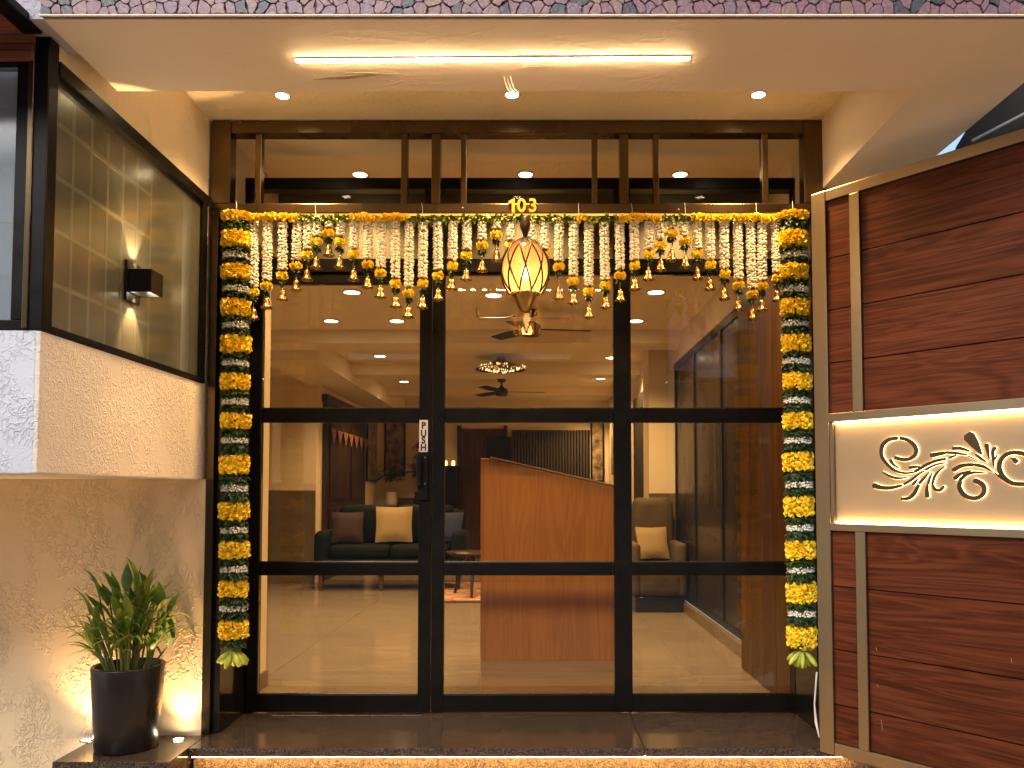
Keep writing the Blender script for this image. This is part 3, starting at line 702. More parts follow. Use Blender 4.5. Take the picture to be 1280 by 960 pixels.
for ch, v in (("P", 532), ("U", 542), ("S", 550.5), ("H", 559.5)):
    me = text_mesh(ch, 0.044, 0.002, 0.0016); me.materials.append(M['ink'])
    inst('letter', me, ps, Vector(((pq.x + pw.x) / 2, YD + 0.0088, PY(529, v, YD).z)) - ps.location, (R(90), 0, 0), (0.9, 1, 1))

# ------------------------------------------------------------------ garlands
def rv(): 
    while True:
        v = Vector((random.uniform(-1, 1), random.uniform(-1, 1), random.uniform(-1, 1)))
        if 0.05 < v.length < 1: return v.normalized()
def petals(b, c, out, r, n, wd=0.5, spread=0.95, curl=0.25):
    c = Vector(c); out = Vector(out).normalized()
    for _ in range(n):
        d = (out + rv() * spread).normalized(); s = d.cross(rv()).normalized(); nn = s.cross(d)
        w_ = r * wd * random.uniform(.8, 1.2); L = r * random.uniform(.8, 1.1)
        p0 = c + d * L * .25; p1 = c + d * L * .7 + nn * curl * r * .3; p2 = c + d * L + nn * curl * r
        b.add([p0 - s * w_ * .25, p0 + s * w_ * .25, p1 + s * w_ * .5, p1 - s * w_ * .5, p2 + s * w_ * .36, p2 - s * w_ * .36], [(0, 1, 2, 3), (3, 2, 4, 5)], True)
def bud(b, c, d, L, r):
    c = Vector(c); d = Vector(d).normalized(); s = d.cross(Vector((0.3, 0.2, 0.93))).normalized(); t = d.cross(s)
    m = c + d * L * .6
    ring = [m + (s * math.cos(a) + t * math.sin(a)) * r for a in (0, 1.257, 2.513, 3.77, 5.027)]
    vs = [c] + ring + [c + d * L]
    b.add(vs, [(0, 1 + (k + 1) % 5, 1 + k) for k in range(5)] + [(6, 1 + k, 1 + (k + 1) % 5) for k in range(5)], True)
def blade(b, c, d, L, w_, droop=0.3):
    c = Vector(c); d = Vector(d).normalized(); s = d.cross(Vector((0, 0, 1)) + rv() * .5).normalized()
    p1 = c + d * L * .55; p2 = c + d * L + Vector((0, 0, -droop * L))
    b.add([c - s * w_ * .2, c + s * w_ * .2, p1 + s * w_ * .5, p1 - s * w_ * .5, p2], [(0, 1, 2, 3), (3, 2, 4)], True)
RX, RY_ = 0.052, 0.030
def ring_pos(a): return Vector((RX * math.cos(a), RY_ * math.sin(a), 0)), Vector((math.cos(a) / RX, math.sin(a) / RY_, 0)).normalized()
def marigold_band(h):
    b = B(); rows = 3; h = h - .022
    for j in range(rows):
        z = -h / 2 + (j + .5) * h / rows
        for k in range(9):
            p, n = ring_pos(2 * math.pi * (k + .5 * (j % 2)) / 9 + random.uniform(-.1, .1))
            petals(b, p * 0.80 + Vector((0, 0, z)), n, 0.0235, 24, 0.66, 0.85)
    return b
def leaf_band(h):
    b = B()
    b.lathe([(0.03, -h / 2), (0.047, -h * .4), (0.047, h * .4), (0.03, h / 2)], (0, 0, 0), 14, 1, .55)
    for k in range(200):
        p, n = ring_pos(random.uniform(0, 6.283)); z = random.uniform(-h / 2, h / 2)
        blade(b, p * .72 + Vector((0, 0, z)), n + Vector((0, 0, random.uniform(-.6, .5))), random.uniform(.018, .030), .014)
    return b
def white_band(h):
    b = B()
    for j in range(3):
        for k in range(26):
            p, n = ring_pos(6.283 * (k + .5 * (j % 2)) / 26)
            bud(b, p * .74 + Vector((0, 0, (j - 1) * h / 3)), n + rv() * .25, .022, .0062)
    return b
mb_meshes = [marigold_band(0.092).build('marigold_band', 'marigold', None, mesh_only=True) for _ in range(3)]
lb_meshes = [leaf_band(0.03).build('leaf_band', 'leafcloth', None, mesh_only=True) for _ in range(3)]
wb_meshes = [white_band(0.026).build('jasmine_band', 'jasmine', None, mesh_only=True) for _ in range(3)]
def lotus():
    b = B()
    for k in range(5):
        a = k * 1.2566; d = Vector((math.cos(a), math.sin(a), 0)); s = Vector((-math.sin(a), math.cos(a), 0))
        r0 = [(0, .002, .003), (-.012, .008, .008), (-.028, .011, .011), (-.042, .006, .006), (-.047, .0005, .001)]
        vs = []; 
        for z, r, w_ in r0: vs += [d * r * .75 - s * w_ * .8 + Vector((0, 0, z)), d * (r + .004) + Vector((0, 0, z)), d * r * .75 + s * w_ * .8 + Vector((0, 0, z))]
        b.add(vs, [f for i in range(4) for f in ((i * 3, i * 3 + 1, i * 3 + 4, i * 3 + 3), (i * 3 + 1, i * 3 + 2, i * 3 + 5, i * 3 + 4))], True)
    b.tube([(0, 0, 0.03), (0, 0, 0)], [.002, .003], 6)
    return b
lotus_me = lotus().build('lotus_bud', 'bud', None, mesh_only=True)
YGAR = 3.425
def garland(uc, ys, ws, label):
    """uc(v) gives the column's middle in the photo"""
    top = PY(uc(264), 264, YGAR)
    t = thing('flower_garland', label, 'garland', top, 'striped flower garlands hanging beside the door')
    B().tube([top + Vector((0, 0, .01)), PY(uc(806), 806, YGAR)], 0.006, 6).build('cord', 'leafcloth', t)
    B().tube([top, PY(uc(250), 252, YB - .003)], 0.0015, 5).build('hanging_thread', 'thread', t)
    segs = []
    for (a, b_) in ys: segs.append(('y', a, b_))
    for (a, b_) in ws: segs.append(('w', a, b_))
    segs.sort(key=lambda s: s[1])
    for i, (k, a, b_) in enumerate(segs):
        c = PY(uc((a + b_) / 2), (a + b_) / 2, YGAR); h = (b_ - a) * YGAR / 1000
        rz = random.choice((0, math.pi)) + random.uniform(-.15, .15)
        if k == 'y': inst('marigold_band', random.choice(mb_meshes), t, c - top + Vector((random.uniform(-.003, .003), 0, random.uniform(-.002, .002))), (random.uniform(-.06, .06), random.uniform(-.04, .04), rz), (random.uniform(.97, 1.03), 1, h / .092 * .93))
        else: inst('jasmine_band', random.choice(wb_meshes), t, c - top, (0, random.uniform(-.05, .05), rz), (1, 1, 1))
        if i + 1 < len(segs):
            a2 = segs[i + 1][1]; g0, g1 = b_, a2; m = (g0 + g1) / 2
            c = PY(uc(m), m, YGAR); gh = max(6, (g1 - g0)) * YGAR / 1000
            inst('leaf_band', random.choice(lb_meshes), t, c - top, (0, random.uniform(-.06, .06), rz), (1.05, 1, gh / .03 * 1.12))
    c = PY(uc(804), 804, YGAR); inst('leaf_band', lb_meshes[0], t, c - top, (0, 0, .3), (.9, .9, .9))
    for k in range(15):
        a = 6.283 * k / 9 + .3; tilt = (.95 if k % 2 else .65) if k < 9 else .3
        dx, dy = math.cos(a), math.sin(a)
        o = inst('lotus_bud', lotus_me, t, PY(uc(812), 812, YGAR) - top + Vector((dx * .012, dy * .010, -.004)), (0, 0, 0), (random.uniform(.8, 1.0), random.uniform(.8, 1.0), random.uniform(1.45, 1.75)))
        o.rotation_mode = 'QUATERNION'; o.rotation_quaternion = Vector((0, 0, -1)).rotation_difference(Vector((dx * math.sin(tilt), dy * math.sin(tilt) * .6, -math.cos(tilt))))
YL = [(264, 278), (286, 312), (329, 352), (372, 398), (417, 444), (465, 490), (514, 538), (566, 595), (625, 652), (674, 700), (723, 748), (772, 800)]
WL = [(317, 324), (358, 366), (404, 411), (451, 458), (498, 507), (547, 555), (606, 615), (659, 666), (707, 715), (756, 764)]
garland(lambda v: 295.5 - (v - 270) * 0.007, YL, WL, 'marigold garland banded with green and white, left of the door')
YRt = [(264, 276), (286, 311), (328, 352), (372, 397), (416, 442), (464, 490), (513, 539), (563, 592), (617, 648), (673, 701), (725, 755), (779, 812)]
WRt = [(317, 323), (359, 366), (403, 408), (448, 456), (497, 505), (547, 555), (602, 610), (655, 664), (708, 716), (761, 772)]
garland(lambda v: 991 + (v - 270) * 0.0225, YRt, WRt, 'marigold garland banded with green and white, right of the door beside the gate')

# ------------------------------------------------------------------ toran: row of jasmine strings with bells
YT = 3.455
tor = thing('door_toran', 'festoon of white flower strings with marigolds and brass bells across the doorway', 'garland', PY(645, 272, YT))
to = tor.location.copy()
def strand(L):
    b = B(); n = max(1, int(L / 0.0115))
    for i in range(n):
        z = -L * (i + .5) / n
        for a in (-2.75, -2.15, -1.75, -1.35, -.95, -.39, .5, 1.57, 2.64):
            d = Vector((math.cos(a), math.sin(a) * .7, random.uniform(-.45, .25)))
            bud(b, (math.cos(a) * .003 + (.002 if math.cos(a) > 0 else -.002), math.sin(a) * .002, z + random.uniform(-.002, .002)), d, random.uniform(.016, .021), .0068)
    b.tube([(0, -.002, 0), (0, -.002, -L - .012)], .0022, 5)
    return b
def small_marigold():
    b = B()
    for sx in (-1, 1):
        petals(b, (sx * .010, -.002, 0), (sx * .5, -.8, 0), .021, 34, .62, 1.1)
        petals(b, (sx * .010, .004, 0), (sx * .5, .8, 0), .020, 14, .62, 1.1)
    return b
def tuft():
    b = B()
    for _ in range(34):
        d = rv(); d.z = -abs(d.z) * .8 + .1
        blade(b, d * .004 + Vector((0, 0, .008)), d, random.uniform(.02, .032), .016)
    return b
def bell():
    b = B()
    b.lathe([(.001, .022), (.004, .021), (.0045, .016), (.003, .014), (.008, .011), (.0105, .004), (.0115, -.006), (.0145, -.016), (.0205, -.021), (.0195, -.023), (.013, -.020), (.009, -.005), (.002, .008)], (0, 0, 0), 14)
    b.lathe([(.0005, -.020), (.004, -.023), (.0045, -.026), (.003, -.029), (.0005, -.030)], (0, 0, 0), 8)
    b.tube([(0, 0, .05), (0, 0, .02)], .0012, 5)
    return b
sm_me = [small_marigold().build('marigold', 'marigold', None, mesh_only=True) for _ in range(3)]
tf_me = [tuft().build('leaf_tuft', 'leafcloth', None, mesh_only=True) for _ in range(3)]
be_me = bell().build('bell', 'brass', None, mesh_only=True)
cal_me = B(); 
for k in range(16): blade(cal_me, (0, 0, 0), (math.cos(k * .4), math.sin(k * .4), -.3), .016, .010)
cal_me = cal_me.build('calyx', pm("brown calyx", (0.03, 0.02, 0.012), None, 20, .7), None, mesh_only=True)
STR = [(317, 358, 399), (335, 350, 385), (353.5, 337, 375), (371.5, 325, 363), (385, 311, 350), (397, 295, 335), (411, 284, 320), (426, 295, 335), (443, 310, 350), (460, 323, 360), (477, 334, 372), (494, 347, 384), (512, 359, 397), (529, 347, 385), (547, 337, 375), (566.5, 325, 362), (584, 312, 350), (602.5, 299, 339), (621, 286, 326), (638, 300, 340), (665, 300, 338), (681, 311, 350), (699, 326, 374), (717, 344, 380), (736, 357, 397), (755, 349, 385), (774, 337, 376), (792.5, 325, 362), (811, 311, 350), (825, 299, 338), (839.5, 284, 326), (855.5, 294, 334), (871, 310, 349), (887.5, 324, 362), (905, 335, 374), (922, 349, 387), (937.5, 360, 399), (952.5, 350, 388), (970, 340, 376)]
for (u, vw, vb) in STR:
    p0 = PY(u, 277, YT); pw_ = PY(u, vw, YT); L = p0.z - pw_.z
    s = strand(max(L, .02)).build('flower_string', 'jasmine', tor, local=True); s.location = p0 - to
    s.scale = (1.02, 1.1, 1); s.rotation_euler = (0, random.uniform(-.02, .02), random.uniform(-.2, .2))
    inst('calyx', cal_me, s, (0, 0, -L - .002))
    inst('marigold', random.choice(sm_me), s, (0, -.002, -L - .028), (0, random.uniform(-.15, .15), 0), (.84, .9, 1))
    inst('leaf_tuft', random.choice(tf_me), s, (0, 0, -L - .056), (0, 0, random.uniform(0, 6)), (.75, .75, .9))
    zb = PY(u, vb, YT).z - p0.z + .028
    inst('bell', be_me, s, (0, 0, min(zb, -L - .080)), (0, 0, 0), (1.25, 1.25, 1.25))
# the flowered header rope
b_or, b_gr = [], []
segs = [(310, 350, 'o'), (350, 372, 'y'), (372, 438, 'g'), (438, 510, 'o'), (510, 560, 'g'), (560, 720, 'g'), (720, 735, 'o'), (735, 775, 'g'), (775, 825, 'o'), (825, 865, 'g'), (865, 982, 'y')]
for (a, c_, k) in segs:
    n = max(1, round((c_ - a) / 11))
    for i in range(n):
        u = a + (c_ - a) * (i + .5) / n
        b = B()
        if k == 'g':
            for _ in range(46):
                d = rv(); blade(b, Vector((random.uniform(-.018, .018), 0, random.uniform(-.010, .010))), Vector((d.x, d.y, d.z)), random.uniform(.012, .024), .013)
        else:
            for dx in (-.010, .010):
                petals(b, (dx, -.003, random.uniform(-.004, .004)), (0, -1, .3), .021, 30, .6, 1.2)
        o = b.build('header_leaf' if k == 'g' else 'header_flower', {'g': 'leaftrim', 'o': 'orange', 'y': 'marigold'}[k], tor, local=True)
        o.location = PY(u, 273 + random.uniform(-1, 1), YT - .012) - to
B().tube([PY(282, 272, YT), PY(1003, 272, YT)], 0.005, 6).build('header_cord', 'leafcloth', tor)
for (u, dv_) in ((395, 0), (528, 1), (724, 0), (790, 1), (857, 0), (946, 0)):
    B().tube([PY(u, 270, YB - .004), PY(u - .6 + dv_, 262, YB - .003), PY(u - 1, 253.5, YB - .003)], .0012, 5).build('tie_thread', 'thread', tor)
b = B().box(-1.30, 1.20, YB + 0.0105, YB + 0.017, zc0 - 0.007, zc0 - 0.001); o = b.build('crossbar_led_strip', 'led_soft'); tag(o, 'thin LED line under the bronze crossbar lighting the festoon', 'LED strip')

# ------------------------------------------------------------------ pendant lantern
YLn = 3.372
lc = PY(656.5, 337, YLn)
ln = thing('pendant_lantern', 'teardrop amber glass lantern in a dark wire cage before the doorway', 'lantern', lc)
ra, hb = 0.100, 0.136
def prof(t):                                   # teardrop: t from 0 (bottom) to 1 (top)
    a = math.pi * (0.22 + 0.78 * t); r = ra * math.sin(a) ** (0.9 if t < .5 else 1.12)
    return max(r, .002), -hb * math.cos(a) * (1.0 if t < .5 else 1.0)
sm_, nt, pb = _new("glowing amber glass"); nt.nodes.remove(pb)
trl = N(nt, "ShaderNodeBsdfTranslucent"); trl.inputs[0].default_value = (1.0, 0.60, 0.25, 1)
trn = N(nt, "ShaderNodeBsdfTransparent"); trn.inputs[0].default_value = (1.0, 0.76, 0.45, 1)
mx = N(nt, "ShaderNodeMixShader"); mx.inputs[0].default_value = 0.40
nt.links.new(trl.outputs[0], mx.inputs[1]); nt.links.new(trn.outputs[0], mx.inputs[2])
gl_ = N(nt, "ShaderNodeBsdfGlossy"); gl_.inputs["Roughness"].default_value = .08
fr_ = N(nt, "ShaderNodeFresnel"); mx2 = N(nt, "ShaderNodeMixShader")
nt.links.new(fr_.outputs[0], mx2.inputs[0]); nt.links.new(mx.outputs[0], mx2.inputs[1]); nt.links.new(gl_.outputs[0], mx2.inputs[2])
nt.links.new(mx2.outputs[0], nt.nodes["Material Output"].inputs[0])
B().lathe([(prof(k / 24)[0] * .97, prof(k / 24)[1]) for k in range(23)], lc, 32).build('glass_shade', sm_, ln)
cg = B(); nw = 9
for sgn in (-1, 1):
    for k in range(nw):
        pts = []
        for i in range(25):
            t = i / 24; r, z = prof(t); a = 6.283 * k / nw + sgn * (t * 1.0) + .2
            pts.append(lc + Vector((r * math.cos(a) * 1.025, r * math.sin(a) * 1.025, z)))
        cg.tube(pts, .0038, 6)
cg.build('wire_cage', 'lamp_brown', ln)
ztop = hb + .0
B().lathe([(.004, ztop - .018), (.006, ztop), (.010, ztop + .012), (.021, ztop + .040), (.023, ztop + .060), (.017, ztop + .085), (.015, ztop + .092), (.0005, ztop + .094)], lc, 20).build('cap', 'lamp_brown', ln)
B().lathe([(.0005, -.205), (.016, -.204), (.024, -.190), (.038, -.160), (.050, -.132), (.052, -.126), (.046, -.127), (.02, -.15), (.0005, -.155)], lc + Vector((0, 0, .020)), 24).build('cup', 'lamp_gold', ln)
B().lathe([(.0005, -.035), (.014, -.030), (.020, -.012), (.018, .008), (.009, .030), (.0005, .036)], lc + Vector((0, 0, -.012)), 16).build('bulb', emis("lantern bulb", (1.0, 0.70, 0.36), 9), ln)
B().tube([lc + Vector((0, 0, .03)), lc + Vector((0, 0, ztop))], .004, 6).build('lamp_stem', 'lamp_brown', ln)
B().tube([lc + Vector((0, 0, ztop + .092)), lc + Vector((0, 0.0, ztop + .10)), lc + Vector((0, .09, ztop + .105)), Vector((lc.x, YB + .0, lc.z + ztop + .105))], .003, 6).build('bracket', 'lamp_brown', ln)
pl = bpy.data.lights.new("lantern_glow", 'POINT'); pl.energy = 0.8; pl.color = WARM; pl.shadow_soft_size = .03
po = bpy.data.objects.new("lantern_glow", pl); COL.objects.link(po); po.location = lc + Vector((0, 0, -.075))

# ------------------------------------------------------------------ potted plant
PC = Vector((PZ(164, 930, 0).x, 3.325, 0.0))
pp = thing('potted_plant', 'bushy green cane plant in a tall dark pot on the granite ledge', 'plant', PC)
rt, rb, ph = 0.139, 0.120, 0.335
B().lathe([(.0005, .001), (rb * .96, .001), (rb, .008), (rb + (rt - rb) * .5, ph * .5), (rt, ph - .006), (rt - .002, ph), (rt - .013, ph), (rt - .015, ph - .006), (rt - .018, ph - .05), (.0005, ph - .052)], PC, 40).build('pot', 'pot', pp)
b = B(); n_ = 24
b.lathe([(rt - .0185, ph - .047), (rt * .5, ph - .040), (.0005, ph - .038)], PC, n_); b.build('soil', 'soil', pp)
def leaf_mesh(L, W, bend, fold=.25):
    b = B(); n = 8; vs = []
    ang = 0; p = Vector((0, 0, 0))
    for i in range(n + 1):
        t = i / n; w_ = W * math.sin(math.pi * min(1, .06 + t * .94) ** .8) * (1 - t * .12); w_ = max(w_, .0006)
        vs += [p + Vector((-w_ / 2, 0, 0)) + Vector((0, math.sin(ang), math.cos(ang))) * 0 + Vector((0, math.cos(ang), -math.sin(ang))) * (-fold * w_ * .5), p.copy(), p + Vector((w_ / 2, 0, 0)) + Vector((0, math.cos(ang), -math.sin(ang))) * (-fold * w_ * .5)]
        ang = bend * t ** 1.3
        p = p + Vector((0, math.sin(ang), math.cos(ang))) * (L / n)
    return b.add(vs, [f for i in range(n) for f in ((i * 3, i * 3 + 1, i * 3 + 4, i * 3 + 3), (i * 3 + 1, i * 3 + 2, i * 3 + 5, i * 3 + 4))], True)
lv = []
for (L, W, bd) in ((.17, .032, .9), (.19, .028, 1.2), (.15, .040, .4), (.20, .023, 1.5), (.17, .020, 1.7), (.13, .046, .25), (.16, .016, 1.8)):
    for mt in ('leaf', 'leaf2'): lv.append((leaf_mesh(L, W, bd).build('leaf', mt, None, mesh_only=True), bd, mt))
def place_leaf(p, az, el, bendmin, bendmax, pale=False, sc=1.0):
    opts = [m for m in lv if bendmin <= m[1] <= bendmax and (m[2] == 'leaf2') == pale]
    me = random.choice(opts)[0]
    o = inst('leaf', me, pp, p - PC, (0, 0, 0), (sc, sc, sc))
    o.rotation_euler = (-(math.pi / 2 - el), 0, az - math.pi / 2)
random.seed(21)
for k in range(44):
    a = random.uniform(0, 6.283); r = random.uniform(.01, .085) if k > 4 else .03
    base = PC + Vector((r * math.cos(a), r * math.sin(a) * .9, ph - .042))
    hgt = random.uniform(.12, .30) * (1.25 - r * 3); lean = r * 1.05
    tip = base + Vector((math.cos(a) * lean, math.sin(a) * lean, hgt))
    midp = (base + tip) / 2 + Vector((math.cos(a), math.sin(a), 0)) * -.006
    B().tube([base, midp, tip], [.0045, .0038, .0028], 6).build('stem', 'stem', pp)
    n = 5
    for i in range(n):
        t = .35 + .65 * (i + 1) / n
        p = base.lerp(tip, t)
        az = a + random.uniform(-1.4, 1.4) if r > .03 else random.uniform(0, 6.283)
        if PC.y + math.sin(az) * .2 > YB - .02 and math.sin(az) > .5: az = -az
        el = random.uniform(.7, 1.25) if i < n - 1 else random.uniform(1.0, 1.45)
        place_leaf(p, az, el, .8 if i < n - 1 else 0, 2.2 if i < n - 1 else 1.0, random.random() < (.55 if t < .7 else .18), random.uniform(.72, 1.02))
for (dx, dz, az, el) in ((.035, .33, 0.2, 1.50), (-.045, .30, 2.8, 1.42), (.095, .29, .2, 1.0), (-.08, .29, 3.0, 1.1), (.06, .31, .3, 1.2), (-.10, .25, 3.1, .95), (.10, .25, 0, .9), (-.005, .35, 2.0, 1.3)):
    place_leaf(PC + Vector((dx, -.02, ph - .05 + dz)), az, el, 0, .5, False, 1.05 if el > 1.3 else .95)

# ------------------------------------------------------------------ gate leaf, swung open to the right
GD = Vector((.639, -.769, 0)).normalized(); GN = Vector((.769, .639, 0)).normalized()
GP = PY(1019, 600, 3.23); GP.z = 0
gate = thing('gate_leaf', 'open gate of reddish wood boards in a steel frame with a lit scroll panel', 'gate', GP, rz=math.atan2(GD.y, GD.x))
def GX(u, v):
    d = ray(u, v); t = (GP - CO).dot(GN) / d.dot(GN); p = CO + d * t
    return (p - GP).dot(GD), p.z
def gbox(name, mat, x0, x1, y0, y1, z0, z1, bevel=0.002, par=None):
    return B().box(x0, x1, y0, y1, z0, z1).build(name, mat, par or gate, bevel, local=True)
gz0 = GX(1027, 940)[1]; gz1 = GX(1015, 243)[1]
GW = 1.25
fwid = 0.052; T = 0.045
x_in = GX(1037, 600)[0]; gb0 = GX(1045, 920)[1]; 
zfb = GX(1041, 928)[1]; zft = GX(1030, 252)[1]
zs1, zs0 = GX(1036, 517)[1], GX(1036, 528)[1]      # bar over the sign
zs3, zs2 = GX(1036, 654)[1], GX(1036, 663)[1]      # bar under the sign
xv0, xv1 = GX(1071, 800)[0], GX(1084, 800)[0]
gbox('frame_post', 'steel', 0, x_in, 0, T, gz0, gz1, .003)
gbox('frame_post', 'steel', GW, GW + fwid, 0, T, gz0, gz1, .003)
gbox('frame_rail', 'steel', x_in + .0005, GW - .0005, .0005, T - .001, gz0, zfb, .003)
gbox('frame_rail', 'steel', x_in + .0005, GW - .0005, .0005, T - .001, zft, gz1 - .0005, .003)
gbox('sign_rail', 'steel', x_in + .0005, GW - .0005, -.004, T - .002, zs0, zs1, .002)
gbox('sign_rail', 'steel', x_in + .0005, GW - .0005, -.004, T - .002, zs2, zs3, .002)
gbox('batten', 'steel', xv0, xv1, -.001, .012, zs1 + .0005, zft - .0005, .002)
gbox('batten', 'steel', xv0, xv1, -.001, .012, zfb + .0005, zs2 - .0005, .002)
for (ra_, rb_) in ((x_in, xv0), (xv1, GW)):
    up = [zs1] + [GX(1033, v)[1] for v in (454, 388, 323)] + [zft]
    dn = [zfb] + [GX(1042, v)[1] for v in (881, 812, 733)] + [zs2]
    for zl in (up, dn):
        for k in range(4):
            gbox('board', 'gate_wood', ra_ + .001, rb_ - .001, .012, .030, zl[k] + (.0022 if k else .001), zl[k + 1] - (.0022 if k < 3 else .001), .0012)
gbox('backing_sheet', 'black', x_in + .001, GW - .001, .0305, .034, zfb + .001, zft - .001, 0)
# sign panel with halo-lit scrolls
sgn = gbox('sign_panel', 'sign_face', x_in + .016, GW - .002, .020, .026, zs3 + .0005, zs0 - .0005, 0)
gbox('sign_edge', 'steel', x_in + .001, x_in + .015, .004, .029, zs3 + .001, zs0 - .001, .001)
for (za, zb_) in ((zs0 - .0075, zs0 - .0015), (zs3 + .0015, zs3 + .0075)):
    gbox('led_tape', 'led_sign', x_in + .022, GW - .005, .004, .010, za, zb_, 0)
def smooth_path(pts, n=6):
    P = [Vector((x, y, 0)) for x, y in pts]; out = []
    for i in range(len(P) - 1):
        p0 = P[max(i - 1, 0)]; p1 = P[i]; p2 = P[i + 1]; p3 = P[min(i + 2, len(P) - 1)]
        for k in range(n):
            t = k / n
            out.append(.5 * ((2 * p1) + (p2 - p0) * t + (2 * p0 - 5 * p1 + 4 * p2 - p3) * t * t + (3 * p1 - p0 - 3 * p2 + p3) * t ** 3))
    out.append(P[-1]); return out
SW = [
 ([(470, 408), (400, 415), (330, 395), (275, 350), (238, 300), (230, 255), (245, 205), (290, 170), (345, 160)], (10, 18, 24, 22)),
 ([(370, 160), (420, 172), (465, 205), (485, 245), (475, 285), (435, 312), (380, 315), (335, 302)], (20, 24, 20, 22)),
 ([(300, 322), (318, 350), (360, 376)], (22, 14, 5)), ([(440, 375), (475, 369), (518, 368)], (20, 18, 4)),
 ([(245, 408), (300, 440), (360, 452), (425, 444)], (10, 16, 14, 4)), ([(180, 505), (230, 520), (300, 522), (380, 505)], (34, 26, 22, 14)),
 ([(398, 495), (450, 465), (500, 425), (540, 402)], (14, 15, 12, 7)), ([(480, 402), (540, 365), (600, 335), (660, 318), (697, 312)], (16, 18, 16, 14)),
 ([(555, 391), (600, 365), (650, 348), (697, 340)], (12, 11, 10, 7)), ([(510, 488), (545, 450), (582, 408)], (16, 14, 4)),
 ([(465, 495), (495, 460)], (18, 7)), ([(380, 602), (430, 598), (470, 565), (502, 505)], (16, 20, 22, 18)),
 ([(573, 490), (585, 450), (602, 412)], (14, 11, 4)), ([(566, 585), (563, 540), (568, 502)], (24, 20, 12)),
 ([(692, 368), (650, 400), (620, 440), (604, 490)], (5, 10, 14, 14)), ([(605, 500), (620, 530), (655, 540), (686, 515)], (12, 18, 18, 14)),
 ([(598, 286), (650, 275), (692, 267)], (28, 22, 18)), ([(708, 265), (770, 268), (855, 282)], (16, 16, 8)), ([(730, 302), (775, 285)], (16, 8)),
 ([(755, 235), (810, 235), (872, 254)], (20, 18, 10)), ([(872, 150), (912, 205), (960, 276)], (64, 46, 8)),
 ([(920, 278), (960, 310), (1000, 337)], (10, 14, 4)), ([(868, 293), (937, 323)], (8, 5)),
 ([(998, 210), (1005, 250), (1018, 312)], (24, 16, 5)), ([(1058, 230), (1042, 262), (1046, 310), (1051, 372)], (18, 16, 15, 5)), ([(1076, 284), (1056, 312)], (6, 10)),
 ([(758, 392), (820, 360), (900, 353)], (24, 22, 18)), ([(918, 355), (980, 370), (1045, 408)], (20, 18, 4)),
 ([(768, 452), (810, 420), (888, 394)], (22, 16, 4)), ([(808, 462), (850, 425), (910, 410), (990, 413)], (18, 18, 14, 4)),
 ([(805, 478), (800, 520), (830, 570), (880, 595), (930, 595), (970, 570), (982, 530), (965, 495), (915, 470)], (22, 26, 24, 22, 24, 30)),
 ([(1208, 262), (1150, 275), (1105, 315), (1090, 370), (1110, 430), (1150, 470), (1200, 492), (1278, 495)], (22, 20, 24, 26, 24, 22)),
 ([(1222, 265), (1262, 272), (1276, 282)], (22, 24, 20)), ([(1176, 305), (1198, 314), (1212, 330)], (5, 20, 26)), ([(1060, 412), (1090, 440), (1140, 478)], (4, 10, 6)),
]
def to_gate(p):
    x, z = GX(1060 + p.x / 5.818, 520 + p.y / 5.818); return x, z
def wint(ws, t):
    k = t * (len(ws) - 1); i = min(int(k), len(ws) - 2); return ws[i] + (ws[i + 1] - ws[i]) * (k - i)
PXM = (GX(1180, 585)[0] - GX(1170, 585)[0]) / 10 / 5.818 * 1.32
def ribbon(b, path, ws, grow, y0, y1):
    n = len(path); L = []; Rr = []
    q = [Vector((*to_gate(p), 0)) for p in path]
    for i in range(n):
        t = (q[min(i + 1, n - 1)] - q[max(i - 1, 0)]).normalized(); nn = Vector((-t.y, t.x, 0))
        w_ = (wint(ws, i / (n - 1)) * PXM) / 2 + grow
        L.append(q[i] + nn * w_); Rr.append(q[i] - nn * w_)
    t0 = (q[0] - q[1]).normalized(); t1 = (q[-1] - q[-2]).normalized()
    w0 = (L[0] - Rr[0]).length / 2; w1 = (L[-1] - Rr[-1]).length / 2
    capa = [q[0] + t0 * w0 * .7 + (L[0] - q[0]) * .6, q[0] + t0 * w0 * .7 + (Rr[0] - q[0]) * .6]
    capb = [q[-1] + t1 * w1 * .7 + (L[-1] - q[-1]) * .6, q[-1] + t1 * w1 * .7 + (Rr[-1] - q[-1]) * .6]
    L = [capa[0]] + L + [capb[0]]; Rr = [capa[1]] + Rr + [capb[1]]; m = len(L)
    vs = [(p.x, y0, p.y) for p in L] + [(p.x, y0, p.y) for p in Rr] + [(p.x, y1, p.y) for p in L] + [(p.x, y1, p.y) for p in Rr]
    fs = []
    for i in range(m - 1):
        fs += [(i, i + 1, m + i + 1, m + i), (2 * m + i, 3 * m + i, 3 * m + i + 1, 2 * m + i + 1), (i, 2 * m + i, 2 * m + i + 1, i + 1), (m + i, m + i + 1, 3 * m + i + 1, 3 * m + i)]
    fs += [(0, m, 3 * m, 2 * m), (m - 1, 3 * m - 1, 4 * m - 1, 2 * m - 1)]
    b.add(vs, fs)
XM = to_gate(Vector((1290, 300, 0)))[0]
for pts, ws in SW:
    pth = smooth_path(pts, 6 if len(pts) > 2 else 4)
    for mir in (False, True):
        b = B(); ribbon(b, pth, ws, .0006, .0115, .0135); h = B(); ribbon(h, pth, ws, .0013, .0145, .0165)
        if mir:
            for q in (b, h):
                for p in q.v: p.x = 2 * XM - p.x
                q.f = [f[::-1] for f in q.f]
            if max(p.x for p in b.v) > GW - .01: continue
        o = b.build('scroll', 'sign_dark', sgn, local=True)
        h.build('halo_light', 'halo', sgn, local=True)
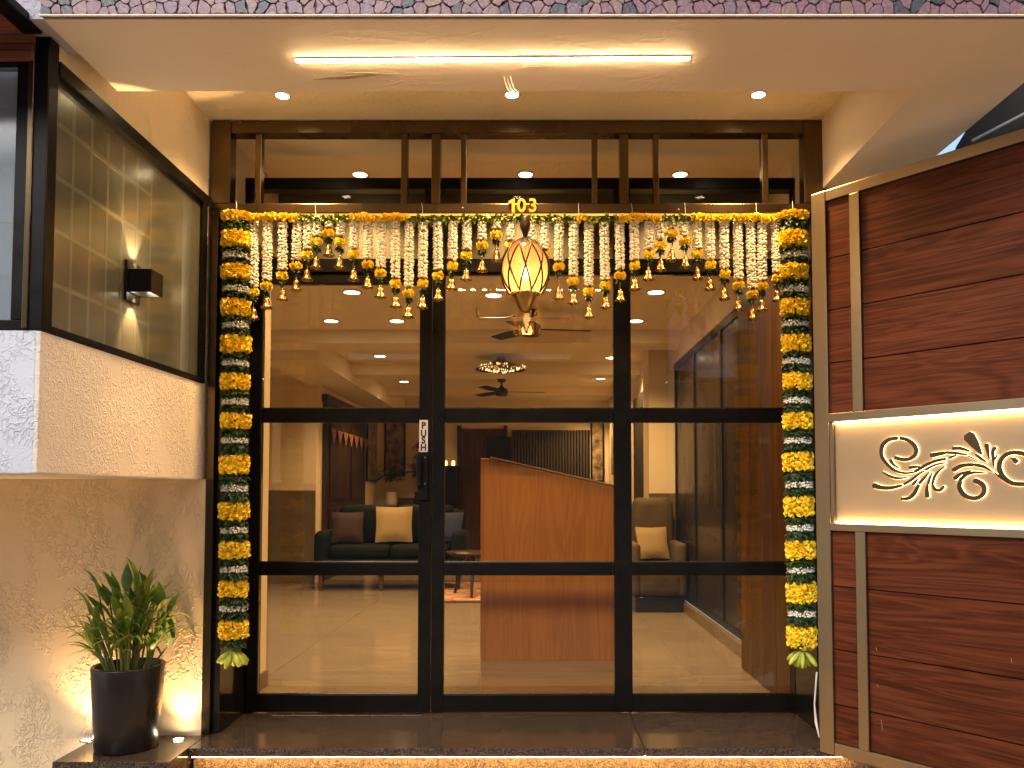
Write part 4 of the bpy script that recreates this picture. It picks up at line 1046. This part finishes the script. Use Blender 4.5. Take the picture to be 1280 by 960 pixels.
for (u_, v_, dl_) in ((1093, 812, 4), (1095, 858, 4), (1100, 907, 12), (1262, 826, 5)):
    x_, z_ = GX(u_, v_); l_ = dl_ * .0017
    B().prism([(x_ - .0006, .0115, z_ + l_), (x_ + .0012, .0115, z_ + l_ * .9), (x_ + .0032, .0115, z_ - l_), (x_ + .0018, .0115, z_ - l_)], (0, .002, 0)).build('scratch', 'scuff', gate, local=True)
# stray cloth end hanging by the gate post
cl = B().tube([PY(1021, 840, 3.35), PY(1018, 880, 3.34), PY(1020, 903, 3.33), PY(1024, 922, 3.30)], [.004, .003, .006, .002], 6).build('frayed_rope', 'thread'); tag(cl, 'frayed pale rope end hanging low beside the gate post', 'rope')

# dark awning beyond the canopy on the right
aw = B(); prof_ = [(1193, 186), (1207, 163), (1228, 141), (1252, 122), (1290, 92), (1340, 50)]
pts = [PY(u, v, 3.05) for u, v in prof_]
aw.prism(pts + [PY(1400, 180, 3.05), PY(1400, 260, 3.05), PY(1240, 260, 3.05)], (0.25, 0.5, 0.05))
o = aw.build('tarpaulin_awning', 'awning', None, 0.01); tag(o, 'black weathered tarpaulin awning rising behind the top of the gate', 'awning')
rod = B().tube([PY(1215, 176, 3.0), PY(1250, 158, 3.0), PY(1300, 132, 3.0)], .006, 6).build('awning_rope', 'shutter'); tag(rod, 'grey rope running along the edge of the black awning', 'rope')

# ------------------------------------------------------------------ interior: floor, walls, ceiling
YE = 12.8
fl = structure(box('interior_floor', 'grout', None, -4.2, 2.2, YD + 0.052, YE, -0.06, -0.003, 0))
tw, tl = 1.2, 1.28
me = B().box(-tw / 2 + .0025, tw / 2 - .0025, -tl / 2 + .0025, tl / 2 - .0025, -.003, 0).build('floor_tile', 'tile', None, mesh_only=True)
for i in range(-4, 2):
    for j in range(8):
        x = .30 + i * tw; y = 3.852 + tl / 2 + j * tl
        if -4.2 < x < 2.2 and y < YE + .3:
            sy = 1 if y + tl / 2 < YE else (YE - (y - tl / 2)) / tl
            if sy > .1: inst('floor_tile', me, fl, (x, y - tl / 2 * (1 - sy), .0), (0, 0, 0), (1, sy, 1))
ce = structure(box('interior_ceiling', 'int_ceil', None, -4.2, 2.2, 4.37, YE + .1, ZC, ZC + .1, 0))
structure(box('ceiling_bulkhead', 'olive', None, -4.2, 2.2, 4.36 - .06, 4.3695, 2.28, ZR - .001, 0))
structure(box('foyer_ceiling_drop', 'int_ceil', None, -1.39, 1.26, 3.56, 3.86, ZR - .028, ZR - .0005, 0))
def beam(v_top, v_bot, d):
    y = PZ(450, v_top, ZC).y; zb = PY(450, v_bot, y).z
    structure(box('ceiling_beam', 'int_ceil', None, -4.2, 2.2, y, y + d, zb, ZC - .0005, 0)); return y, zb
yb1, zb1 = beam(412, 429, .35)
yb2, zb2 = beam(453, 468, .35)
yb3, zb3 = beam(484, 494, .30)
lwx = -2.5
def wall(*a): return structure(box('interior_wall', 'int_wall', None, *a, 0))
wall(-1.60, -1.45, YD + .08, 4.38, 0.001, ZC - .001)
wall(-4.2, lwx, 9.2, 9.35, 0.001, ZC - .001)
wall(-2.65, lwx, 9.351, YE, 0.001, ZC - .001)
structure(box('interior_wall', 'int_wall', None, -4.2, 2.2, YE, YE + .1, 0.001, ZC + .1, 0))
wall(-4.3, -4.2, 4.3, 9.2, 0.001, ZC - .001)
wall(1.10, 1.42, 7.62, 8.0, 0.001, ZC - .0015)
wall(1.20, 1.35, 8.001, YE - .001, 0.001, ZC - .001)
structure(box('side_ceiling_beam', 'int_ceil', None, lwx - .1, -2.05, yb1 + .351, YE - .002, ZC - .22, ZC - .0012, 0))
sk = structure(box('skirting', 'dado', None, 1.30, 1.339, 4.76, 7.618, .001, .085, .003))
structure(box('skirting', 'dado', None, -1.449, -1.435, YD + .09, 4.38, .001, .085, .003))
structure(box('dado_panel', 'dado', None, -4.19, lwx - .002, 9.185, 9.1995, .001, 1.06, .002))
structure(box('dado_panel', 'dado', None, 1.095, 1.43, 7.605, 7.6195, .001, 1.03, .002))
structure(box('dado_panel', 'dado', None, lwx + .3, -1.25, YE - .02, YE - .001, .001, .95, .002))
gw = thing('glazed_side_wall', 'dark framed smoked glass side wall inside on the right', 'window', (1.34, 6.2, 0))
box('frame_rail', 'black', gw, 1.34, 1.38, 4.77, 7.6, .086, .13, .002)
box('frame_rail', 'black', gw, 1.34, 1.38, 4.77, 7.6, 2.2, 2.26, .002)
for y in (4.77, 5.7, 6.65, 7.54): box('frame_post', 'black', gw, 1.341, 1.379, y, y + .05, .131, 2.199, .002)
box('smoked_pane', pm("smoked glass", (0.020, 0.013, 0.008), None, 5, .25, spec=.2), gw, 1.352, 1.362, 4.8, 7.55, .131, 2.199, 0)
structure(box('interior_wall', 'int_wall', None, 1.335, 1.42, 4.76, 7.615, 2.261, ZC - .001, 0))
pnl = thing('wood_wall_panel', 'brown veneer wall panelling just inside the door on the right', 'wall panel', (1.25, 4.3, 0))
for k in range(4):
    y = YD + .085 + k * .222
    box('panel_board', 'panel_wood', pnl, 1.232, 1.27, y + .002, y + .22, .002, ZC - .2, .002)
box('panel_end', 'panel_wood', pnl, 1.233, 1.34, YD + .975, YD + .99, .002, ZC - .2, .002)

# interior downlights
IN = 'downlights in the room ceiling'
spec = [(440, 365, 'downlight above the left door pane, nearest the glass'), (414, 401, 'downlight beside the first ceiling beam near the left wall'), (496, 401, 'small downlight beside the first beam behind the left pane edge'), (475, 445, 'downlight between the first and second ceiling beams at left'), (505, 477, 'downlight past the second ceiling beam at left'),
        (820, 365, 'downlight above the right door pane, nearest the glass'), (795, 401, 'downlight before the first beam near the right column'), (764, 447, 'downlight between the first and second beams by the right mullion'), (751, 473, 'downlight past the second beam, right of the far fan'), (735, 495, 'farthest downlight at right, before the back wall'), (617, 369, 'downlight behind the lantern above the near fan')]
for (u, v, lab) in spec:
    c = PZ(u, v, ZC); downlight(c, lab, IN, 112, 'lens_in', .058, 130)
for (u, lab) in ((450, 'downlight seen in the transom grille, left of three'), (657, 'downlight seen in the transom grille, middle of three'), (850, 'downlight seen in the transom grille, right of three')):
    c = PZ(u, 217.5, ZR); downlight(Vector((c.x, min(c.y, 4.26), ZR)), lab, 'downlights above the door head', 80, 'lens_in', .036, 120)

# podium
pd = thing('podium', 'oak veneer podium with a sloping top just inside the glass', 'podium', (.1, 4.2, 0))
yp = 4.16
a, b_, c_ = PY(601, 573, yp), PY(768, 609, yp), PY(601, 826, yp)
x1 = PY(776, 620, yp).x; zsl = b_.z - (a.z - b_.z) / (b_.x - a.x) * (x1 - b_.x)
B().prism([(a.x, yp, c_.z), (x1, yp, c_.z), (x1, yp, zsl), (a.x + .045, yp, a.z), (a.x, yp, a.z)], (0, .45, 0)).build('body', 'oak', pd, .002)
box('plinth', 'oak_pale', pd, a.x + .002, x1 - .002, yp + .004, yp + .446, .001, c_.z - .002, .002)
B().prism([(a.x + .05, yp - .003, a.z + .003), (x1 + .002, yp - .003, zsl + .004), (x1 + .002, yp - .003, zsl + .012), (a.x + .05, yp - .003, a.z + .011)], (0, .455, 0)).build('top_board', 'oak_pale', pd)

# sofa
def soft(b, x0, x1, y0, y1, z0, z1, r=.05): b.box(x0, x1, y0, y1, z0, z1)
sf = thing('sofa', 'dark teal sofa with curved arms and wooden legs facing the door', 'sofa', (-1.55, 8.9, 0))
sx0, sx1, sy0, sy1 = -2.34, -.72, 8.5, 9.15
def softbox(name, mat, par, *bx, r=.05):
    o = B().box(*bx).build(name, mat, par)
    m = o.modifiers.new("bevel", 'BEVEL'); m.width = r; m.segments = 4
    for p in o.data.polygons: p.use_smooth = True
    return o
softbox('seat_base', 'sofa', sf, sx0, sx1, sy0, sy1 - .05, .16, .34, r=.04)
for k in range(2):
    xa = sx0 + .17 + k * .645; softbox('seat_cushion', 'sofa', sf, xa, xa + .64, sy0 - .02, sy1 - .22, .345, .48, r=.05)
    softbox('back_cushion', 'sofa', sf, xa, xa + .64, sy1 - .27, sy1 - .06, .47, .90, r=.08)
softbox('backrest', 'sofa', sf, sx0 + .05, sx1 - .05, sy1 - .08, sy1 + .06, .18, .84, r=.05)
for xa in (sx0, sx1 - .16): softbox('arm', 'sofa', sf, xa, xa + .16, sy0, sy1, .17, .63, r=.07)
for xa in (sx0 + .08, -1.62, sx1 - .08):
    B().tube([(xa, sy0 + .06, .17), (xa, sy0 + .03, .001)], [.03, .02], 8).build('leg', 'panel_wood', sf)
def cushion(name, mat, label, c, s, rz, tilt):
    b = B(); n = 8; vs = []
    for side in (-1, 1):
        for i in range(n + 1):
            for j in range(n + 1):
                x = -1 + 2 * i / n; y = -1 + 2 * j / n
                t = (1 - x ** 4) * (1 - y ** 4) * .22 + .01; k = 1 - .10 * (1 - abs(x * y)) * (abs(x) ** 3 + abs(y) ** 3) * .6
                vs.append((x * k, side * t, y * k))
    fs = []
    for s_ in range(2):
        o0 = s_ * (n + 1) ** 2
        for i in range(n):
            for j in range(n):
                q = [o0 + i * (n + 1) + j, o0 + (i + 1) * (n + 1) + j, o0 + (i + 1) * (n + 1) + j + 1, o0 + i * (n + 1) + j + 1]
                fs.append(q if s_ == 0 else q[::-1])
    o = b.add(vs, fs, True).build(name, mat, None, local=True); o.location = c; o.scale = (s, s, s); o.rotation_euler = (tilt, 0, rz)
    tag(o, label, 'cushion'); return o
cushion('scatter_cushion', 'cushion', 'cream patterned cushion leaning on the dark sofa', (-1.52, 8.74, .69), .20, .15, -.25)
cushion('scatter_cushion', 'cushion_blue', 'blue cushion at the right end of the sofa by the podium', (-.93, 8.72, .66), .17, -.3, -.25)
cushion('scatter_cushion', 'cushion_wine', 'dark wine cushion at the left end of the sofa', (-2.02, 8.72, .66), .17, .2, -.25)
# rug and low table
rg = thing('rug', 'red and cream rug with a black border beside the podium', 'rug', (-.55, 8.0, 0))
box('field', 'rug', rg, -1.0, .25, 7.66, 9.2, .0085, .0125, 0)
box('border', 'rug_edge', rg, -1.07, .32, 7.58, 9.3, .001, .008, .001)
tb = thing('coffee_table', 'small dark low table standing on the red rug', 'table', (-.6, 8.1, .0125))
B().lathe([(.0005, .40), (.26, .40), (.28, .415), (.28, .43), (.0005, .432)], (-.6, 8.1, .0125), 24).build('table_top', 'dark_wood', tb)
for k in range(3):
    a = k * 2.094 + .5; B().tube([(-.6 + .1 * math.cos(a), 8.1 + .1 * math.sin(a), .41), (-.6 + .24 * math.cos(a), 8.1 + .24 * math.sin(a), .0135)], [.022, .014], 8).build('leg', 'dark_wood', tb)

# carved door on the left wall, pictures, planters, back wall pieces
dr = thing('wooden_door', 'dark carved wooden door on the left wall behind the sofa', 'door', (lwx, 10.4, 0))
for k in range(2):
    ya = 9.45 + k * 1.12
    box('door_leaf', 'dark_wood', dr, lwx + .001, lwx + .045, ya, ya + 1.11, .003, 2.1, .003)
    for z0, z1 in ((.2, .85), (.95, 1.9)): box('raised_panel', 'dark_wood', dr, lwx + .046, lwx + .065, ya + .15, ya + .96, z0, z1, .01)
box('door_head', 'dark_wood', dr, lwx + .001, lwx + .07, 9.4, 11.75, 2.101, 2.2, .003)
tr2 = thing('door_bunting', 'row of orange triangular cloth pennants over the carved wooden door', 'bunting', (lwx + .09, 10.5, 1.9))
for k in range(7):
    ya = 9.5 + k * .31
    B().prism([(lwx + .085, ya, 1.80), (lwx + .085, ya + .28, 1.80), (lwx + .085, ya + .14, 1.63)], (.006, 0, 0)).build('pennant', 'pennant', tr2)
B().tube([(lwx + .088, 9.45, 1.805), (lwx + .088, 11.7, 1.805)], .006, 5).build('cord', 'dark_wood', tr2)
def picture(y, x, z, w_, h, label, facing='back'):
    t = thing('wall_picture', label, 'picture', (x, y, z))
    if facing == 'back':
        box('frame', 'black', t, x - w_ / 2, x + w_ / 2, y - .03, y - .001, z - h / 2, z + h / 2, .003); box('print', 'art', t, x - w_ / 2 + .03, x + w_ / 2 - .03, y - .034, y - .0305, z - h / 2 + .03, z + h / 2 - .03, 0)
    else:
        s = facing; box('frame', 'black', t, x, x + s * .03, y - w_ / 2, y + w_ / 2, z - h / 2, z + h / 2, .003); box('print', 'art', t, x + s * .0305, x + s * .034, y - w_ / 2 + .03, y + w_ / 2 - .03, z - h / 2 + .03, z + h / 2 - .03, 0)
picture(YE, -2.22, 1.95, .34, 1.3, 'tall dark framed print on the back wall beyond the sofa')
picture(12.25, lwx, 1.75, .7, 1.1, 'framed print on the left wall past the wooden door', 1)
picture(11.6, 1.20, 1.75, .9, .9, 'framed print on the right wall past the podium', -1)
picture(YE, 1.02, 1.7, .22, 1.0, 'narrow framed print at the right end of the back wall')
def houseplant(c, h, r, label, red=False, vase='white'):
    t = thing('house_plant', label, 'plant', c)
    c = Vector(c)
    B().lathe([(.0005, .001), (.07, .001), (.10, .12), (.075, .22), (.085, .26), (.06, .255), (.0005, .23)], c, 18).build('vase', vase, t)
    b = B()
    for _ in range(90):
        d = rv(); d.z = abs(d.z) * .8 + .1; p = c + Vector((0, 0, .28 + h * .3)) + Vector((d.x * r * .6, d.y * r * .6, d.z * h * .6)) * random.random()
        blade(b, p, d, random.uniform(.09, .18), .05, .4)
    b.build('foliage', 'plant_dark', t)
    if red:
        b = B()
        for k in range(9): petals(b, c + Vector((random.uniform(-.1, .1), random.uniform(-.1, .1), .45 + k * .07)), (0, -1, .2), .07, 14)
        b.build('blossom', 'flower_red', t)
con = thing('console_table', 'low tan stone console along the back wall', 'console', (-1.75, 12.5, 0))
box('counter', 'dado', con, -2.45, -1.2, 12.3, YE - .022, .72, .78, .004)
box('cabinet', 'dark_wood', con, -2.40, -1.25, 12.34, YE - .022, .001, .719, .004)
houseplant((-2.22, 12.52, .781), .5, .35, 'round leafy houseplant in a pale vase on the console', False)
houseplant((-1.78, 12.5, .781), .75, .25, 'tall red flowering plant on the console beside the sofa', True, 'dark_wood')
houseplant((.90, 11.9, .001), .7, .4, 'bushy houseplant on the floor behind the podium at right', False, 'dark_wood')
bd = thing('inner_door', 'brown flush inner door in the back wall', 'door', (-.85, YE - .05, 0))
box('door_leaf', 'panel_wood', bd, -1.16, -.48, YE - .045, YE - .022, .003, 2.05, .003)
box('door_frame', 'dark_wood', bd, -1.22, -1.161, YE - .06, YE - .003, .002, 2.1, .003); box('door_frame', 'dark_wood', bd, -.479, -.42, YE - .06, YE - .003, .002, 2.1, .003)
tv = thing('television', 'black flat screen on the back wall above the podium', 'screen', (-.48, YE - .1, 1.75))
box('bezel', 'black', tv, -.74, -.36, YE - .10, YE - .062, 1.42, 1.92, .004); box('screen', 'blackbox', tv, -.73, -.37, YE - .104, YE - .1005, 1.43, 1.91, 0)
cu_ = thing('slatted_screen', 'dark vertical slat screen across the back wall behind the podium', 'screen wall', (.25, YE - .1, 0))
for k in range(26):
    x = -.34 + k * .047
    box('slat', 'curtain', cu_, x, x + .030, YE - .085, YE - .03, .01, 2.02, .002)
box('backing', 'blackbox', cu_, -.35, .90, YE - .029, YE - .004, .01, 2.03, 0)
cab = thing('black_cabinet', 'tall black cabinet with small candles left of the inner door', 'cabinet', (-1.35, 12.6, 0))
box('cabinet_body', 'blackbox', cab, -1.19 + .0, -1.225 - .3, YE - .40, YE - .09, .80, 1.45, .004)
for k in range(3):
    x = -1.50 + k * .12
    t = B().lathe([(.0005, 1.451), (.025, 1.451), (.025, 1.53), (.0005, 1.535)], (x, YE - .25, 0), 12).build('candle', emis("lit candle wax", (1, .62, .25), 2.0)); tag(t, ['first small lit candle on the black cabinet, leftmost', 'small lit candle in the middle of the black cabinet', 'small lit candle at the right end of the black cabinet'][k], 'candle', 'candles on the black cabinet')
# right side: dark curtain in a doorway, draped armchair
cu2 = thing('door_curtain', 'dark hanging curtain in the doorway left of the right column', 'curtain', (1.16, 8.7, 0))
b = B(); n = 40; vs = []
for i in range(n + 1):
    y = 8.1 + 1.1 * i / n; x = 1.17 + .022 * math.sin(i * 1.25)
    vs += [(x, y, .03), (x, y, 2.1), (x + .012, y, .03), (x + .012, y, 2.1)]
fs = []
for i in range(n):
    k = i * 4; fs += [(k, k + 1, k + 5, k + 4), (k + 2, k + 6, k + 7, k + 3)]
b.add(vs, fs, True).build('cloth', 'curtain', cu2)
B().tube([(1.175, 8.05, 2.11), (1.175, 9.25, 2.11)], .012, 8).build('rail', 'steel', cu2)
ac = thing('armchair', 'armchair under a beige throw in front of the right column', 'armchair', (1.15, 7.1, 0))
softbox('seat', 'chair_cloth', ac, .90, 1.30, 6.95, 7.5, .14, .42, r=.06)
softbox('back', 'chair_cloth', ac, .92, 1.30, 7.40, 7.58, .30, .99, r=.07)
softbox('arm', 'chair_cloth', ac, .84, .93, 6.95, 7.5, .14, .60, r=.04); softbox('arm', 'chair_cloth', ac, 1.25, 1.33, 6.95, 7.5, .14, .60, r=.035)
softbox('plinth', 'blackbox', ac, .88, 1.31, 6.98, 7.5, .002, .135, r=.01)
cushion('scatter_cushion', 'cushion', 'creased beige cushion on the draped armchair', (1.08, 7.30, .58), .15, .2, -.3)

# fans and chandelier
def fan(c, span, label, rz):
    t = thing('ceiling_fan', label, 'fan', c)
    c = Vector(c)
    B().tube([c + Vector((0, 0, .05)), (c.x, c.y, ZC - .001)], .012, 8).build('down_rod', 'fan', t)
    B().lathe([(.0005, -.055), (.07, -.05), (.085, -.02), (.08, .03), (.03, .06), (.012, .09), (.0005, .091)], c, 20).build('motor', 'fan', t)
    B().lathe([(.012, -.06), (.05, -.045), (.055, -.001), (.0005, -.0005)], (c.x, c.y, ZC), 16).build('canopy', 'fan', t)
    for k in range(3):
        a = rz + k * 2.094; d = Vector((math.cos(a), math.sin(a), 0)); s = Vector((-d.y, d.x, .15))
        p = [c + d * .08 - s * .03, c + d * span * .5 - s * .062, c + d * span - s * .05, c + d * span + s * .05, c + d * span * .5 + s * .062, c + d * .08 + s * .03]
        B().prism(p, (0, 0, .007)).build('blade', 'fan', t)
f1 = PZ(655, 350, ZC); 
fan((-.02, 6.35, 2.34), .48, 'near dark ceiling fan half hidden behind the lantern', .15)
f2 = PY(627, 490, 10.2); fan((f2.x, 10.2, f2.z), .55, 'far dark brown ceiling fan hanging below the chandelier', .12)
tk = thing('track_light', 'white ceiling track bar with an end arm behind the lantern', 'track light', (-.05, 5.9, 2.34))
q0, q1 = PY(597, 399, 5.6), PY(712, 399, 5.6)
B().tube([q0, q1], .012, 8).build('bar', 'white', tk); B().tube([q0 + Vector((0.0, 0, .01)), PY(596, 385, 5.6)], .012, 8).build('arm', 'white', tk)
B().tube([PY(655, 397, 5.6), (PY(655, 397, 5.6).x, 5.6, ZC - .001)], .008, 8).build('hanger', 'white', tk)
chp = PY(626, 462, 8.6)
ch = thing('chandelier', 'wide crystal chandelier close under the ceiling past the lantern', 'chandelier', (chp.x, 8.6, ZC - .05))
B().lathe([(.05, ZC - .001 - chp.z), (.05, .10), (.27, .01), (.28, .0), (.05, .05)], chp, 24).build('rim', 'brass', ch)
random.seed(5)
cr = B()
for k in range(110):
    a = random.uniform(0, 6.283); r = .27 * math.sqrt(random.random()); z = .03 - (1 - r / .27) * .07
    cr.lathe([(.0004, -.014), (.007, 0), (.0004, .014)], chp + Vector((r * math.cos(a), r * math.sin(a), z)), 5)
cr.build('crystal', 'crystal', ch)

# ------------------------------------------------------------------ the lane opposite (seen mirrored in the glass)
op = thing('opposite_house', 'faded pink house across the lane, mirrored in the right door pane', 'house', (4.6, -5.2, ZG))
box('upper_wall', 'pink_wall', op, 2.2, 8.0, -6.5, -5.2, 3.0, 6.6, 0)
box('lower_wall', 'lane_brown', op, 2.2, 8.0, -6.5, -5.35, ZG, 2.84, 0)
box('floor_ledge', 'white', op, 2.6, 8.1, -6.5, -4.95, 2.85, 2.99, .01)
for k in range(22): box('shutter_slat', 'shutter', op, 3.35, 3.95, -5.345, -5.315 + .0, ZG + .02 + k * .125, ZG + .135 + k * .125, .01)
for x in (3.27, 3.96): box('shutter_guide', 'dark_wood', op, x, x + .07, -5.345, -5.27, ZG, 2.6, .004)
box('window', 'blackbox', op, 2.85, 3.15, -5.345, -5.32, .8, 2.3, .004)
for k in range(2): box('window_bar', 'white', op, 2.93 + k * .11, 2.945 + k * .11, -5.319, -5.30, .8, 2.3, .002)

ob = thing('lane_house', 'plain brown house front across the lane, dimly mirrored in the glass', 'house', (-3, -5.2, ZG))
box('front_wall', 'grey_wall', ob, -9.0, 2.15, -6.6, -5.3, ZG, 5.2, 0)
box('parapet', 'white', ob, -9.05, 2.18, -6.6, -5.2, 5.2, 5.35, .01)
for k in range(4):
    box('window', 'blackbox', ob, -7.5 + k * 2.3, -6.4 + k * 2.3, -5.299, -5.27, 3.3, 4.6, .004)
    box('window_sill', 'white', ob, -7.6 + k * 2.3, -6.3 + k * 2.3, -5.299, -5.18, 3.18, 3.27, .004)
